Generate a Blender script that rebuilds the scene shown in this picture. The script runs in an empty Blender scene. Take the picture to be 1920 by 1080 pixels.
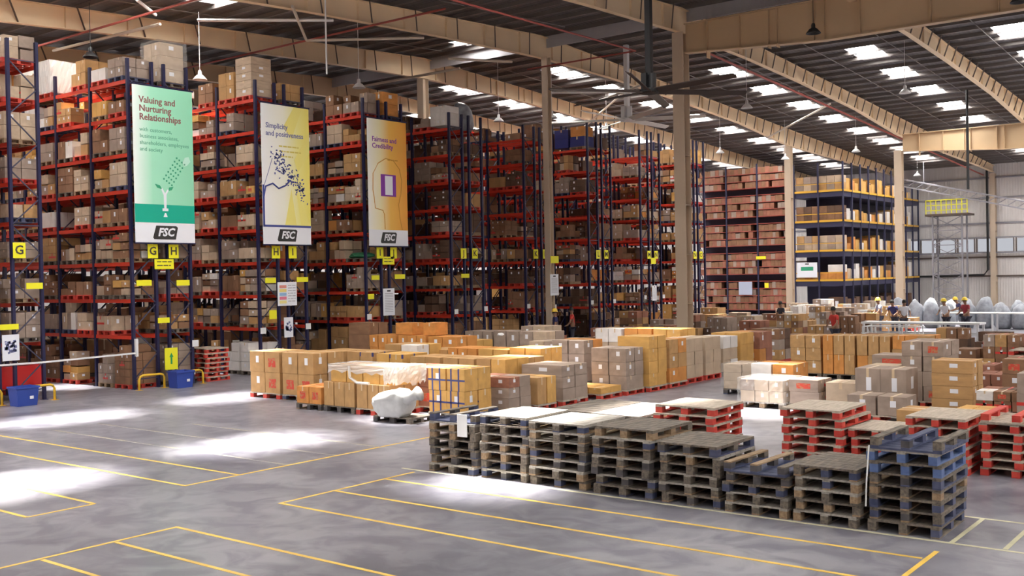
import bpy, bmesh, math, random
from mathutils import Matrix, Vector, noise as mnoise
R = random.Random(7)
C = bpy.context.scene.collection
sc = bpy.context.scene

# ------------------------------------------------------------------ camera
H = 3.2
FPX = 1951.0
YAW, PIT, ROL = -0.66238, 0.012542, 0.018995
def cam_axes():
    cy, sy = math.cos(YAW), math.sin(YAW)
    f = Vector((sy*math.cos(PIT), cy*math.cos(PIT), -math.sin(PIT)))
    r = Vector((cy, -sy, 0)); d = f.cross(r)
    c, s = math.cos(ROL), math.sin(ROL)
    return c*r+s*d, -s*r+c*d, f
CR, CD, CF = cam_axes()
cam = bpy.data.cameras.new('camera'); camo = bpy.data.objects.new('camera', cam); C.objects.link(camo)
cam.sensor_width = 36; cam.lens = 36*FPX/1920; cam.clip_end = 400
m = Matrix.Identity(4)
for i in range(3):
    m[i][0] = CR[i]; m[i][1] = -CD[i]; m[i][2] = -CF[i]
m[2][3] = H
camo.matrix_world = m
sc.camera = camo
def project(x, y, z):
    p = Vector((x, y, z-H)); w = p.dot(CF)
    if w < .5: return None
    return 960+FPX*p.dot(CR)/w, 540+FPX*p.dot(CD)/w, w

# ------------------------------------------------------------------ materials
def mat(name, col, rough=.6, metal=0, var=.0, scale=3, bump=0, col2=None, stretch=None, contrast=None, detail=3):
    M = bpy.data.materials.new(name); M.use_nodes = True
    nt = M.node_tree; b = nt.nodes['Principled BSDF']
    b.inputs['Roughness'].default_value = rough; b.inputs['Metallic'].default_value = metal
    b.inputs['Base Color'].default_value = (*col, 1)
    if var or col2 or bump:
        tc = nt.nodes.new('ShaderNodeTexCoord'); mp = nt.nodes.new('ShaderNodeMapping')
        nt.links.new(tc.outputs['Object'], mp.inputs['Vector'])
        if stretch: mp.inputs['Scale'].default_value = stretch
        n = nt.nodes.new('ShaderNodeTexNoise'); n.inputs['Scale'].default_value = scale; n.inputs['Detail'].default_value = detail
        nt.links.new(mp.outputs['Vector'], n.inputs['Vector'])
        # vary between objects too
        oi = nt.nodes.new('ShaderNodeObjectInfo')
        vm = nt.nodes.new('ShaderNodeVectorMath'); vm.operation = 'ADD'
        cb = nt.nodes.new('ShaderNodeCombineXYZ'); mu = nt.nodes.new('ShaderNodeMath'); mu.operation = 'MULTIPLY'; mu.inputs[1].default_value = 37.0
        nt.links.new(oi.outputs['Random'], mu.inputs[0]); nt.links.new(mu.outputs[0], cb.inputs[0])
        nt.links.new(mp.outputs['Vector'], vm.inputs[0]); nt.links.new(cb.outputs[0], vm.inputs[1]); nt.links.new(vm.outputs[0], n.inputs['Vector'])
        cr = nt.nodes.new('ShaderNodeValToRGB')
        c2 = col2 or tuple(min(1, c*(1+var)) for c in col); c1 = col if col2 else tuple(c*(1-var) for c in col)
        lo, hi = contrast or (.3, .7)
        cr.color_ramp.elements[0].position = lo; cr.color_ramp.elements[1].position = hi
        cr.color_ramp.elements[0].color = (*c1, 1); cr.color_ramp.elements[1].color = (*c2, 1)
        nt.links.new(n.outputs['Fac'], cr.inputs['Fac']); nt.links.new(cr.outputs['Color'], b.inputs['Base Color'])
        if bump:
            bp = nt.nodes.new('ShaderNodeBump'); bp.inputs['Strength'].default_value = bump
            nt.links.new(n.outputs['Fac'], bp.inputs['Height']); nt.links.new(bp.outputs['Normal'], b.inputs['Normal'])
    return M
def emis_clear(name, col, s, clear):
    M = bpy.data.materials.new(name); M.use_nodes = True; nt = M.node_tree; nt.nodes.clear()
    e = nt.nodes.new('ShaderNodeEmission'); e.inputs[0].default_value = (*col, 1); e.inputs[1].default_value = s
    t = nt.nodes.new('ShaderNodeBsdfTransparent'); t.inputs[0].default_value = (clear, clear, clear, 1)
    a = nt.nodes.new('ShaderNodeAddShader'); o = nt.nodes.new('ShaderNodeOutputMaterial')
    nt.links.new(e.outputs[0], a.inputs[0]); nt.links.new(t.outputs[0], a.inputs[1]); nt.links.new(a.outputs[0], o.inputs[0])
    return M
def film_mat(name, alpha):
    M = mat(name, (.85, .85, .83), .25)
    M.node_tree.nodes['Principled BSDF'].inputs['Alpha'].default_value = alpha
    return M

BOX = {
 'tan': mat('cardboard_tan', (.47, .27, .11), .8, var=.14, scale=2.5),
 'brown': mat('cardboard_brown', (.25, .13, .07), .8, var=.18, scale=2.5),
 'grey-brown': mat('cardboard_grey', (.33, .25, .20), .8, var=.15, scale=2.5),
 'orange': mat('cardboard_orange', (.60, .25, .06), .75, var=.14, scale=2.5),
 'yellow-tan': mat('cardboard_yellow', (.62, .35, .10), .75, var=.12, scale=2.5),
 'white': mat('cardboard_white', (.74, .70, .66), .7, var=.08, scale=2.5),
 'pale': mat('cardboard_pale', (.50, .38, .27), .8, var=.12, scale=2.5),
 'dark brown': mat('cardboard_dark', (.12, .065, .04), .8, var=.2, scale=2.5),
 'reddish': mat('cardboard_reddish', (.32, .13, .08), .8, var=.2, scale=2.5),
 'blue': mat('crate_blue', (.02, .025, .17), .5, var=.1),
}
M_tape = mat('clear_brown_tape', (.62, .47, .30), .3)
M_tapered = mat('red_tape', (.62, .05, .04), .35)
M_paper = mat('white_paper', (.80, .80, .84), .6)
M_redprint = mat('red_print', (.60, .07, .04), .7, col2=(.45, .2, .09), scale=9, contrast=(.5, .58))
M_bluestrap = mat('blue_strap', (.05, .06, .22), .4)
WOOD = {
 'weathered': mat('wood_weathered', (.08, .068, .058), .8, col2=(.21, .17, .13), scale=4, stretch=(6, 1, 6), bump=.15),
 'brown wood': mat('wood_brown', (.22, .14, .08), .8, col2=(.36, .25, .15), scale=4, stretch=(6, 1, 6), bump=.15),
 'blue paint': mat('wood_blue', (.03, .04, .09), .6, col2=(.08, .09, .16), scale=6, bump=.1),
 'dark': mat('wood_dark', (.05, .045, .05), .8, col2=(.11, .10, .10), scale=5),
 'bright blue': mat('wood_bright_blue', (.06, .10, .24), .5, col2=(.11, .17, .34), scale=6),
 'red paint': mat('wood_red', (.48, .025, .02), .55, col2=(.62, .08, .05), scale=6),
 'pale deck': mat('wood_pale', (.36, .30, .24), .8, col2=(.52, .44, .35), scale=4, stretch=(6, 1, 6), bump=.1),
 'grey deck': mat('wood_greydeck', (.25, .23, .20), .8, col2=(.42, .38, .33), scale=4, stretch=(6, 1, 6), bump=.15),  # grey boards, lightened to put sun on the deck tops into colour
}
M_post = mat('upright_blue', (.012, .012, .055), .45)
M_beam = mat('beam_red', (.62, .045, .02), .45, var=.12, scale=1)
M_brace = mat('brace_dark', (.05, .05, .09), .5)
M_steel = mat('cream_steel', (.82, .63, .41), .5, var=.06, scale=.6)
M_column = mat('column_cream', (.60, .48, .36), .5, var=.06, scale=.6)
M_girder = mat('girder_cream', (.60, .43, .26), .5, var=.06, scale=.5)
M_darkrod = mat('rod_dark', (.10, .07, .055), .6)
M_purlin = mat('purlin_galv', (.20, .18, .17), .5, .3)
M_pipe_red = mat('sprinkler_red', (.34, .07, .055), .5)
M_pipe_pale = mat('conduit_pale', (.62, .55, .46), .5)
M_white = mat('white_metal', (.78, .78, .78), .4)
M_black = mat('black_plastic', (.02, .02, .022), .5)
M_yellow = mat('sign_yellow', (.86, .82, .02), .55)
M_guard = mat('guard_yellow', (.80, .50, .04), .45)
M_ink = mat('sign_ink', (.06, .05, .04), .7)
M_bin = mat('bin_blue', (.03, .07, .36), .4)
M_greypipe = mat('grey_truss', (.30, .29, .32), .5)
M_film = film_mat('stretch_film', .13)
M_filmw = film_mat('stretch_film_white', .48)
M_wrapgrey = mat('wrapped_goods_grey', (.30, .32, .36), .3, var=.25, scale=5, bump=.4)
M_sack = mat('white_sack', (.55, .55, .54), .35, var=.08, scale=6, bump=.5)
M_redtank = mat('red_tank', (.6, .02, .02), .3)

# ------------------------------------------------------------------ helpers
def tag(o, label=None, cat=None, group=None, kind=None):
    if label: o['label'] = label
    if cat: o['category'] = cat
    if group: o['group'] = group
    if kind: o['kind'] = kind
    return o
def link(name, me, parent=None):
    o = bpy.data.objects.new(name, me); C.objects.link(o)
    if parent: o.parent = parent
    return o
def empty(name, loc=(0, 0, 0), rz=0):
    o = bpy.data.objects.new(name, None); C.objects.link(o); o.location = loc; o.rotation_euler = (0, 0, rz); o.empty_display_size = .1
    return o
class MB:
    def __init__(s): s.v = []; s.f = []; s.m = []; s.mats = []
    def mi(s, m):
        if m not in s.mats: s.mats.append(m)
        return s.mats.index(m)
    def box(s, x0, x1, y0, y1, z0, z1, m, rz=0):
        n = len(s.v)
        P = [(x0,y0,z0),(x1,y0,z0),(x1,y1,z0),(x0,y1,z0),(x0,y0,z1),(x1,y0,z1),(x1,y1,z1),(x0,y1,z1)]
        if rz:
            cx, cy = (x0+x1)/2, (y0+y1)/2; c, sn = math.cos(rz), math.sin(rz)
            P = [(cx+(x-cx)*c-(y-cy)*sn, cy+(x-cx)*sn+(y-cy)*c, z) for x, y, z in P]
        s.v += P
        k = s.mi(m)
        for q in ((0,3,2,1),(4,5,6,7),(0,1,5,4),(1,2,6,5),(2,3,7,6),(3,0,4,7)):
            s.f.append(tuple(n+i for i in q)); s.m.append(k)
        return s
    def bar(s, a, b, w, h, m, up=(0, 0, 1)):
        a = Vector(a); b = Vector(b); d = (b-a).normalized(); u = Vector(up)
        if abs(d.dot(u)) > .98: u = Vector((1, 0, 0))
        sd = d.cross(u).normalized(); u = sd.cross(d).normalized()
        n = len(s.v)
        for p in (a, b):
            for i, j in ((-1,-1),(1,-1),(1,1),(-1,1)): s.v.append(tuple(p+sd*(i*w/2)+u*(j*h/2)))
        k = s.mi(m)
        for q in ((0,1,2,3),(4,7,6,5),(0,4,5,1),(1,5,6,2),(2,6,7,3),(3,7,4,0)):
            s.f.append(tuple(n+i for i in q)); s.m.append(k)
        return s
    def tube(s, pts, r, m, seg=8, cap=True):
        pts = [Vector(p) for p in pts]; k = s.mi(m); n = len(s.v)
        for i, p in enumerate(pts):
            d = (pts[min(i+1, len(pts)-1)]-pts[max(i-1, 0)]).normalized()
            u = Vector((0, 0, 1)) if abs(d.z) < .95 else Vector((1, 0, 0))
            a = d.cross(u).normalized(); b2 = a.cross(d)
            rr = r[i] if isinstance(r, (list, tuple)) else r
            for j in range(seg):
                t = 2*math.pi*j/seg; s.v.append(tuple(p+a*(rr*math.cos(t))+b2*(rr*math.sin(t))))
        for i in range(len(pts)-1):
            for j in range(seg):
                a0 = n+i*seg+j; a1 = n+i*seg+(j+1) % seg
                s.f.append((a0, a1, a1+seg, a0+seg)); s.m.append(k)
        if cap:
            s.f.append(tuple(n+j for j in range(seg))[::-1]); s.m.append(k)
            s.f.append(tuple(n+(len(pts)-1)*seg+j for j in range(seg))); s.m.append(k)
        return s
    def lathe(s, prof, m, seg=16, c=(0, 0, 0)):
        n = len(s.v); k = s.mi(m)
        for r, z in prof:
            for j in range(seg):
                t = 2*math.pi*j/seg; s.v.append((c[0]+r*math.cos(t), c[1]+r*math.sin(t), c[2]+z))
        for i in range(len(prof)-1):
            for j in range(seg):
                a0 = n+i*seg+j; a1 = n+i*seg+(j+1) % seg
                s.f.append((a0, a1, a1+seg, a0+seg)); s.m.append(k)
        return s
    def prism(s, poly, fn, t0, t1, m):
        # poly: 2D points, fn maps (u, v, t) -> xyz
        n = len(s.v); k = s.mi(m); L = len(poly)
        for t in (t0, t1):
            for u, v in poly: s.v.append(fn(u, v, t))
        s.f.append(tuple(range(n, n+L))[::-1]); s.m.append(k)
        s.f.append(tuple(range(n+L, n+2*L))); s.m.append(k)
        for i in range(L):
            j = (i+1) % L; s.f.append((n+i, n+j, n+L+j, n+L+i)); s.m.append(k)
        return s
    def mesh(s, name):
        me = bpy.data.meshes.new(name); me.from_pydata(s.v, [], s.f)
        for mm in s.mats: me.materials.append(mm)
        me.polygons.foreach_set('material_index', s.m); me.update(); return me
    def build(s, name, parent=None, smooth=False):
        me = s.mesh(name)
        if smooth: me.polygons.foreach_set('use_smooth', [True]*len(me.polygons))
        return link(name, me, parent)

# ------------------------------------------------------------------ the shell
XL, XR, YN, YF = -58.0, 26.0, -22.0, 88.8
RIDGE = 37.8
def roof_z(y): return 14.15-.055*abs(y-RIDGE)
M_floor = mat('concrete_floor', (.17, .165, .19), .33, col2=(.34, .33, .355), scale=.30, detail=10, contrast=(.30, .72))
nt = M_floor.node_tree; b = nt.nodes['Principled BSDF']
n2 = nt.nodes.new('ShaderNodeTexNoise'); n2.inputs['Scale'].default_value = 1.6; n2.inputs['Detail'].default_value = 8; n2.inputs['Distortion'].default_value = 1.2
tc = nt.nodes.new('ShaderNodeTexCoord'); nt.links.new(tc.outputs['Object'], n2.inputs['Vector'])
r2 = nt.nodes.new('ShaderNodeValToRGB'); r2.color_ramp.elements[0].position = .38; r2.color_ramp.elements[1].position = .60
r2.color_ramp.elements[0].color = (.50, .49, .55, 1); r2.color_ramp.elements[1].color = (1, 1, 1, 1)
mx = nt.nodes.new('ShaderNodeMix'); mx.data_type = 'RGBA'; mx.blend_type = 'MULTIPLY'; mx.inputs[0].default_value = .8
src = b.inputs['Base Color'].links[0].from_socket
nt.links.new(n2.outputs['Fac'], r2.inputs['Fac']); nt.links.new(src, mx.inputs[6]); nt.links.new(r2.outputs['Color'], mx.inputs[7]); nt.links.new(mx.outputs[2], b.inputs['Base Color'])
tag(MB().box(XL, XR, YN, YF, -.2, 0, M_floor).build('floor'), kind='structure')
def sheet(name, col, scl, rough=.6):
    M = mat(name, col, rough, var=.08, scale=.5)
    nt = M.node_tree; b = nt.nodes['Principled BSDF']
    w = nt.nodes.new('ShaderNodeTexWave'); w.inputs['Scale'].default_value = scl; w.bands_direction = 'X'
    tc = nt.nodes.new('ShaderNodeTexCoord'); nt.links.new(tc.outputs['Object'], w.inputs['Vector'])
    bp = nt.nodes.new('ShaderNodeBump'); bp.inputs['Strength'].default_value = .5; bp.inputs['Distance'].default_value = .03
    nt.links.new(w.outputs['Fac'], bp.inputs['Height']); nt.links.new(bp.outputs['Normal'], b.inputs['Normal'])
    return M
M_wall = sheet('wall_sheet', (.72, .68, .66), 1.6)
M_roof = sheet('roof_sheet', (.11, .098, .10), 1.6, .5)
tag(MB().box(XL, XR, YF, YF+.2, 0, 13, M_wall).build('wall_far'), kind='structure')
tag(MB().box(XL-.2, XL, YN, YF, 0, 14.4, M_wall).build('wall_left'), kind='structure')
tag(MB().box(XR, XR+.2, YN, YF, 0, 14.4, M_wall).build('wall_right'), kind='structure')
tag(MB().box(XL, XR, YN-.2, YN, 0, 13, M_wall).build('wall_near'), kind='structure')
BAYC = [-17.0+7.1*k for k in range(-5, 6)]
SKX = [x for x in BAYC]
SKX = [(-10.6 if abs(x+9.9) < .2 else x) for x in SKX]
def has_light(x, y):
    if -27 < x < -22 and 20 < y < 47: return False
    if -19 < x < -15 and 31 < y < 47: return False
    if -12 < x < -9 and (y < 10 or 25 < y < 47): return False
    if -5 < x < 0 and y < 47: return False
    if -35 < x < -27 and 26 < y < 34: return False
    if -42 < x < -35 and 20 < y < 42: return False
    if -49 < x < -42 and 16 < y < 47: return False
    return True
SKY = [12.9+4.85*k for k in range(-6, 6)]+[44.9+4.7*k for k in range(0, 9)]
xs = sorted([XL, XR]+[x+d for x in SKX for d in (-.68, .68)])
ys = sorted([YN, YF, RIDGE-.02, RIDGE+.02]+[y+d for y in SKY for d in (-1.3, 1.3)])
rb = MB(); k = rb.mi(M_roof)
idx = {}
for i, x in enumerate(xs):
    for j, y in enumerate(ys):
        idx[i, j] = len(rb.v); rb.v.append((x, y, roof_z(y)))
for i in range(len(xs)-1):
    for j in range(len(ys)-1):
        cx, cy = (xs[i]+xs[i+1])/2, (ys[j]+ys[j+1])/2
        if any(abs(cx-x) < .3 and abs(cy-y) < .5 and has_light(x, y) for x in SKX for y in SKY): continue
        rb.f.append((idx[i, j], idx[i, j+1], idx[i+1, j+1], idx[i+1, j])); rb.m.append(k)
ceil = rb.build('ceiling'); md = ceil.modifiers.new('thick', 'SOLIDIFY'); md.thickness = -.06
tag(ceil, kind='structure')
M_sky = emis_clear('skylight_sheet', (1, .97, .93), 12.0, .92)
skm = MB(); skm.box(-.70, .70, -1.32, 1.32, -.012, .0, M_sky); skmesh = skm.mesh('skylight')
for i, x in enumerate(SKX):
    for j, y in enumerate(SKY):
        if not has_light(x, y): continue
        o = link('skylight', skmesh); o.location = (x, y, roof_z(y)+.09)
        o.rotation_euler = (math.atan(-.055 if y > RIDGE else .055), 0, 0)
        tag(o, 'translucent white roof light glowing between two rafters in the dark roof', 'skylight', 'roof lights')
# purlins
pz = MB(); pz.box(XL, XR, -.035, .035, -.10, .10, M_purlin); pz.box(XL, XR, -.035, .06, -.10, -.085, M_purlin)
pm = pz.mesh('roof_purlin')
y = YN+.8
while y < YF-.3:
    o = link('roof_purlin', pm); o.location = (0, y, roof_z(y)-.12)
    tag(o, 'thin grey steel purlin running across under the dark roof sheets', 'purlin', 'roof purlins')
    y += 1.21
# sag rods
srm = MB()
for a, b_ in ((8, 37), (38.5, 88)):
    srm.tube([(0, a, roof_z(a)-.26), (0, b_, roof_z(b_)-.26)], .018, M_purlin, 5)
sm_ = srm.mesh('sag_rod')
for x in BAYC:
    for d in (-1.6, 1.6):
        o = link('sag_rod', sm_); o.location = (x+d, 0, 0); tag(o, 'thin grey rod tying the roof purlins along the slope', 'rod', 'roof sag rods')
# ridge vent fascia
M_vent = sheet('ridge_sheet', (.55, .54, .56), 9)
tag(MB().box(XL, XR, RIDGE+.55, RIDGE+.6, 13.45, 13.98, M_vent).build('ridge_flashing'), 'pale corrugated strip along the roof ridge above the tall columns', 'roof trim')

# ------------------------------------------------------------------ steel frame
RX = [-20.56+7.12*k for k in range(-5, 6)]
def rafter_poly():
    pts = []
    for y, d in ((YF-.3, .5), (85, .55), (65.3, 1.05), (58, .72), (50, .68), (44, .75), (RIDGE, .98), (31, .8), (24, .72), (16, .78), (10.4, 1.1), (4, .7), (-8, .7), (YN+.3, .7)):
        pts.append((y, roof_z(y)-.24-d))
    top = [(YN+.3, roof_z(YN)-.24), (RIDGE, roof_z(RIDGE)-.24), (YF-.3, roof_z(YF)-.24)]
    return pts, top
bot, top = rafter_poly()
def rafter_mesh():
    mb = MB(); s = MB()
    n = len(mb.v); mb.mi(M_steel)
    for sgn in (1,):
        tp = []
        for y, z in bot: tp.append((y, roof_z(y)-.24))
        for i in range(len(bot)-1):
            (y0, z0), (y1, z1) = bot[i], bot[i+1]; t0, t1 = tp[i][1], tp[i+1][1]
            mb.prism([(y0, z0), (y1, z1), (y1, t1), (y0, t0)], lambda u, v, t: (t, u, v), -.006, .006, M_steel)
            mb.bar((0, y0, z0), (0, y1, z1), .24, .025, M_steel)
            mb.bar((0, y0, t0), (0, y1, t1), .24, .025, M_steel)
    y = 0
    while y < 86:
        # vertical stiffeners
        d = None
        for i in range(len(bot)-1):
            if bot[i+1][0] <= y <= bot[i][0]:
                a = (y-bot[i+1][0])/(bot[i][0]-bot[i+1][0]); d = bot[i+1][1]*(1-a)+bot[i][1]*a
        mb.box(-.1, .1, y-.006, y+.006, d, roof_z(y)-.25, M_steel)
        y += 2.42
    return mb.mesh('steel_rafter'), bot
rm, _ = rafter_mesh()
def rbot(y):
    for i in range(len(bot)-1):
        if bot[i+1][0] <= y <= bot[i][0]:
            a = (y-bot[i+1][0])/(bot[i][0]-bot[i+1][0]); return bot[i+1][1]*(1-a)+bot[i][1]*a
kb = {}
RNAME = {-20.56: 'over the tallest cream column', -27.68: 'over the thin column between the racks', -34.8: 'third from the tallest column', -41.92: 'fourth from the tallest column', -13.44: 'right of the tallest column, resting on the deep girder', -6.32: 'at the far right of the roof', -49.04: 'low at the left behind the racks'}
for x in RX:
    o = link('steel_rafter', rm); o.location = (x, 0, 0)
    nm = [v for q, v in RNAME.items() if abs(q-x) < .3]
    tag(o, 'cream steel roof rafter '+nm[0] if nm else 'cream steel roof rafter outside the edge of the photo', 'rafter', 'roof rafters')
    y = 8
    while y < 86:
        kk = round(y, 2)
        if kk not in kb:
            q = MB(); z0 = rbot(y)+.04; q.bar((.03, y, z0), (.42, y-.5, roof_z(y)-.3), .045, .045, M_darkrod); kb[kk] = q.mesh('knee_brace')
        bo = link('knee_brace', kb[kk], o)
        y += 1.21 if y > 40 else 2.42
def column(x, y, ztop, w, dep, label, z0=0):
    t = empty('steel_column', (x, y, z0))
    mb = MB(); h = ztop-z0
    mb.box(-w/2, w/2, -dep/2, -dep/2+.02, 0, h, M_column); mb.box(-w/2, w/2, dep/2-.02, dep/2, 0, h, M_column); mb.box(-.012, .012, -dep/2+.02, dep/2-.02, 0, h, M_column)
    mb.build('shaft', t)
    if z0 == 0:
        MB().box(-w/2-.06, w/2+.06, -dep/2-.06, dep/2+.06, 0, .03, M_column).build('base_plate', t)
    q = MB()
    for zz in (1.9, 3.9, 5.9, 7.9):
        if zz < h: q.box(-w/2, w/2, -dep/2-.004, dep/2+.004, zz, zz+.02, M_column)
    if q.v: q.build('stiffener', t)
    return tag(t, label, 'column')
c1275 = column(-20.56, 37.8, 12.9, .5, .5, 'tallest cream steel column at the centre, carrying the deep girder')
column(-27.35, 37.85, 12.9, .3, .3, 'thin cream steel column standing among the dark racks')
column(-34.8, 37.8, 12.9, .4, .4, 'cream column top rising behind the orange-banner rack')
column(-20.56, 65.3, 10.4, .45, .45, 'pale column in front of the yellow shelving block, carrying the far girder')
column(-27.68, 65.3, 11.3, .42, .42, 'pale column between the red-brown shelving and the yellow shelving block')
for i, x in enumerate((-20.56, -13.44)):
    column(x, YF-.35, 10.5, .4, .5, 'cream wall column standing against the far wall' if i == 0 else 'wall column beyond the right edge')
def girder(y, x0, x1, zb0, zb1, zt, label):
    t = empty('jack_girder', (x0, y, 0)); mb = MB(); L = x1-x0
    P = [(0, zb0), (L*.18 if zb0 != zb1 else L*.5, zb1), (L, zb1), (L, zt), (0, zt)]
    mb.prism(P, lambda u, v, s: (u, s, v), -.008, .008, M_girder); mb.build('web', t)
    f = MB(); f.bar((0, 0, P[0][1]), (P[1][0], 0, zb1), .35, .04, M_girder); f.bar((P[1][0], 0, zb1), (L, 0, zb1), .35, .04, M_girder); f.build('bottom_flange', t)
    MB().bar((0, 0, zt), (L, 0, zt), .35, .04, M_girder).build('top_flange', t)
    for q in [1.0, 2.4, 3.6, 3.95, 5.4, 5.8, 7.12, 9.6, 11.8, 14.24, 17, 19.5]:
        if q < L: MB().box(q-.012, q+.012, -.15, .15, zb1+.02, zt-.02, M_girder).build('stiffener', t)
    return tag(t, label, 'girder')
girder(37.8, -20.31, 12, 12.05, 11.68, 13.2, 'deep cream girder spanning right from the tallest column')
girder(65.3, -20.3, 12, 10.35, 9.95, 11.35, 'far cream girder at right, above the wall')
# thin rods, conduits and sprinkler pipes under the roof
def pipe(name, pts, r, m, label, cat): return tag(MB().tube(pts, r, m, 6).build(name), label, cat)
pipe('sprinkler_pipe', [(-20.9, 38.5, 12.75), (-20.9, 87, 10.3)], .055, M_pipe_red, 'dark red sprinkler pipe running beside the rafter right of the tallest column', 'pipe')
pipe('sprinkler_pipe', [(-50, 20.0, 12.1), (-22, 20.0, 12.1)], .04, M_pipe_red, 'red-brown sprinkler pipe crossing the roof at upper left', 'pipe')
pipe('sprinkler_pipe', [(-50, 27.3, 12.5), (-24, 27.3, 12.5)], .04, M_pipe_red, 'red-brown sprinkler pipe crossing the roof above the yellow banner', 'pipe')
pipe('sprinkler_pipe', [(-21.6, 24, 11.9), (-21.6, 36, 12.05), (-27, 36, 12.05)], .035, M_pipe_red, 'red sprinkler pipe with a bend at upper middle', 'pipe')
STR = [((-30.94, 22.1, 12.3), (-27.47, 25.27, 12.3), 'white horizontal strut above the yellow banner', 1), ((-27.07, 23.08, 12.3), (-30.5, 26.65, 12.3), 'short pale strut slanting down above the yellow banner', 0),
 ((-30.57, 26.71, 12.3), (-26.97, 29.42, 12.3), 'pale strut above the orange banner', 0), ((-31.11, 19.87, 12.6), (-32.38, 21.4, 12.6), 'short white strut at the top left above the green banner', 1),
 ((-34.78, 33.71, 12.0), (-28.8, 33.61, 12.0), 'long pale strut above the white-wrapped bundle', 0), ((-28.5, 32.53, 12.2), (-26.96, 34.87, 12.2), 'pale strut left of the thin column top', 0),
 ((-27.87, 38.78, 11.5), (-24.51, 41.66, 11.5), 'white strut running left from the dark ceiling fan', 1), ((-28.57, 43.86, 11.8), (-23.49, 40.88, 11.8), 'pale strut crossing behind the dark ceiling fan', 0),
 ((-38.63, 21.0, 12.2), (-31.99, 21.31, 12.2), 'thin pale strut at the upper left', 0), ((-34.8, 52, 12.0), (-27.7, 45, 12.3), 'pale strut above the dark racks', 0), ((-27.6, 62, 11.6), (-20.9, 55, 12.1), 'pale strut right of the tallest column', 0)]
for a, b_, lb, wh in STR: pipe('roof_strut', [a, b_], .055, M_white if wh else M_pipe_pale, lb, 'strut')
# sprinkler / lamp droppers
def pendant(x, y, z, m=M_white, label='', r=.26):
    t = empty('pendant_lamp', (x, y, z)); top = roof_z(y)-.25
    MB().tube([(0, 0, .34), (0, 0, top-z)], .012, m if m is M_white else M_black, 5).build('cable', t)
    mb = MB(); mb.lathe([(.05, .36), (.07, .30), (.07, .20), (r*.55, .16), (r, .02), (r, 0), (r*.94, 0), (r*.5, .14), (.04, .17)], m, 18); mb.build('shade', t, True)
    return tag(t, label, 'lamp', 'bell lamps under the roof')
LAMPS = [(-32.59, 23.33, 10.6, 0, 'white bell lamp hanging right of the green banner top'), (-33.6, 19.61, 11, 1, 'dark bell lamp hanging at upper left above the top shelf'), (-30.4, 29.26, 10.8, 0, 'white bell lamp hanging between the yellow and orange banners'), (-29.88, 46.7, 10.8, 0, 'white bell lamp hanging above the blue crates on the dark rack'), (-32.13, 40.38, 10.8, 0, 'white bell lamp hanging just left of the thin column'), (-29.62, 41.41, 10.8, 0, 'white bell lamp hanging just right of the thin column'), (-20.41, 43.6, 10.5, 0, 'white bell lamp hanging right of the tallest column'), (-14.11, 35.63, 11.5, 1, 'dark bell lamp hanging in front of the deep girder'), (-14.72, 47.77, 11, 0, 'small lamp on a cable near the roof lights at right'), (-7.53, 35.97, 11.5, 1, 'dark bell lamp at the top right corner'), (-23.11, 77.56, 9.8, 0, 'small white lamp above the far end of the yellow shelving'), (-22.43, 63.13, 10.3, 0, 'small white lamp left of the far girder'), (-29.4, 58.9, 10.5, 0, 'tiny white lamp above the red-brown shelving'), (-26.5, 62, 10.1, 0, 'tiny white lamp beside the pale column')]
for x, y, z, dk, lb in LAMPS: pendant(x, y, z, M_black if dk else M_white, lb)
# big ceiling fans
def big_fan(x, y, z, L, mb_, m_hub, ang, label, n=6):
    t = empty('ceiling_fan', (x, y, z)); top = roof_z(y)-.2
    MB().box(-.10, .10, -.10, .10, .55, top-z, m_hub).build('drop_pole', t)
    q = MB(); q.box(-.22, -.02, -.2, .2, 0.06, .62, m_hub); q.tube([(.12, 0, .06), (.12, 0, .6)], .13, m_hub, 12); q.build('motor', t)
    MB().lathe([(0, .08), (.32, .08), (.36, .03), (.36, -.04), (.30, -.08), (0, -.08)], m_hub, 20).build('hub', t)
    bl = MB(); bl.prism([(.3, -.09), (L-.05, -.08), (L, 0), (L-.05, .07), (.3, .09)], lambda u, v, s: (u, v*1.5, s-v*.7), -.012, .012, mb_); bm_ = bl.mesh('blade')
    for k in range(n):
        o = link('blade', bm_, t); o.rotation_euler = (0, 0, ang+2*math.pi*k/n)
    return tag(t, label, 'ceiling fan', 'large ceiling fans')
M_bladew = mat('fan_blade_pale', (.72, .68, .62), .35, .2)
M_bladed = mat('fan_blade_dark', (.06, .045, .04), .4, .2)
big_fan(-18.3, 31.4, 9.45, 3.6, M_bladed, M_black, 1.92, 'large dark industrial ceiling fan hanging left of the tallest column')
big_fan(-25.4, 41.5, 10.3, 3.6, M_bladew, M_white, .5, 'large pale ceiling fan between the thin column and the tallest column')
pipe('drop_pipe', [(-14.9, 58.8, 12.6), (-14.9, 58.8, 7.3)], .07, M_black, 'long black vertical pipe hanging from the roof at right', 'pipe')
pipe('drop_pipe', [(-26.88, 24.37, 13.1), (-26.88, 24.37, 10.2)], .03, M_white, 'white drop pipe hanging beside the yellow banner top', 'pipe')

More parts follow.
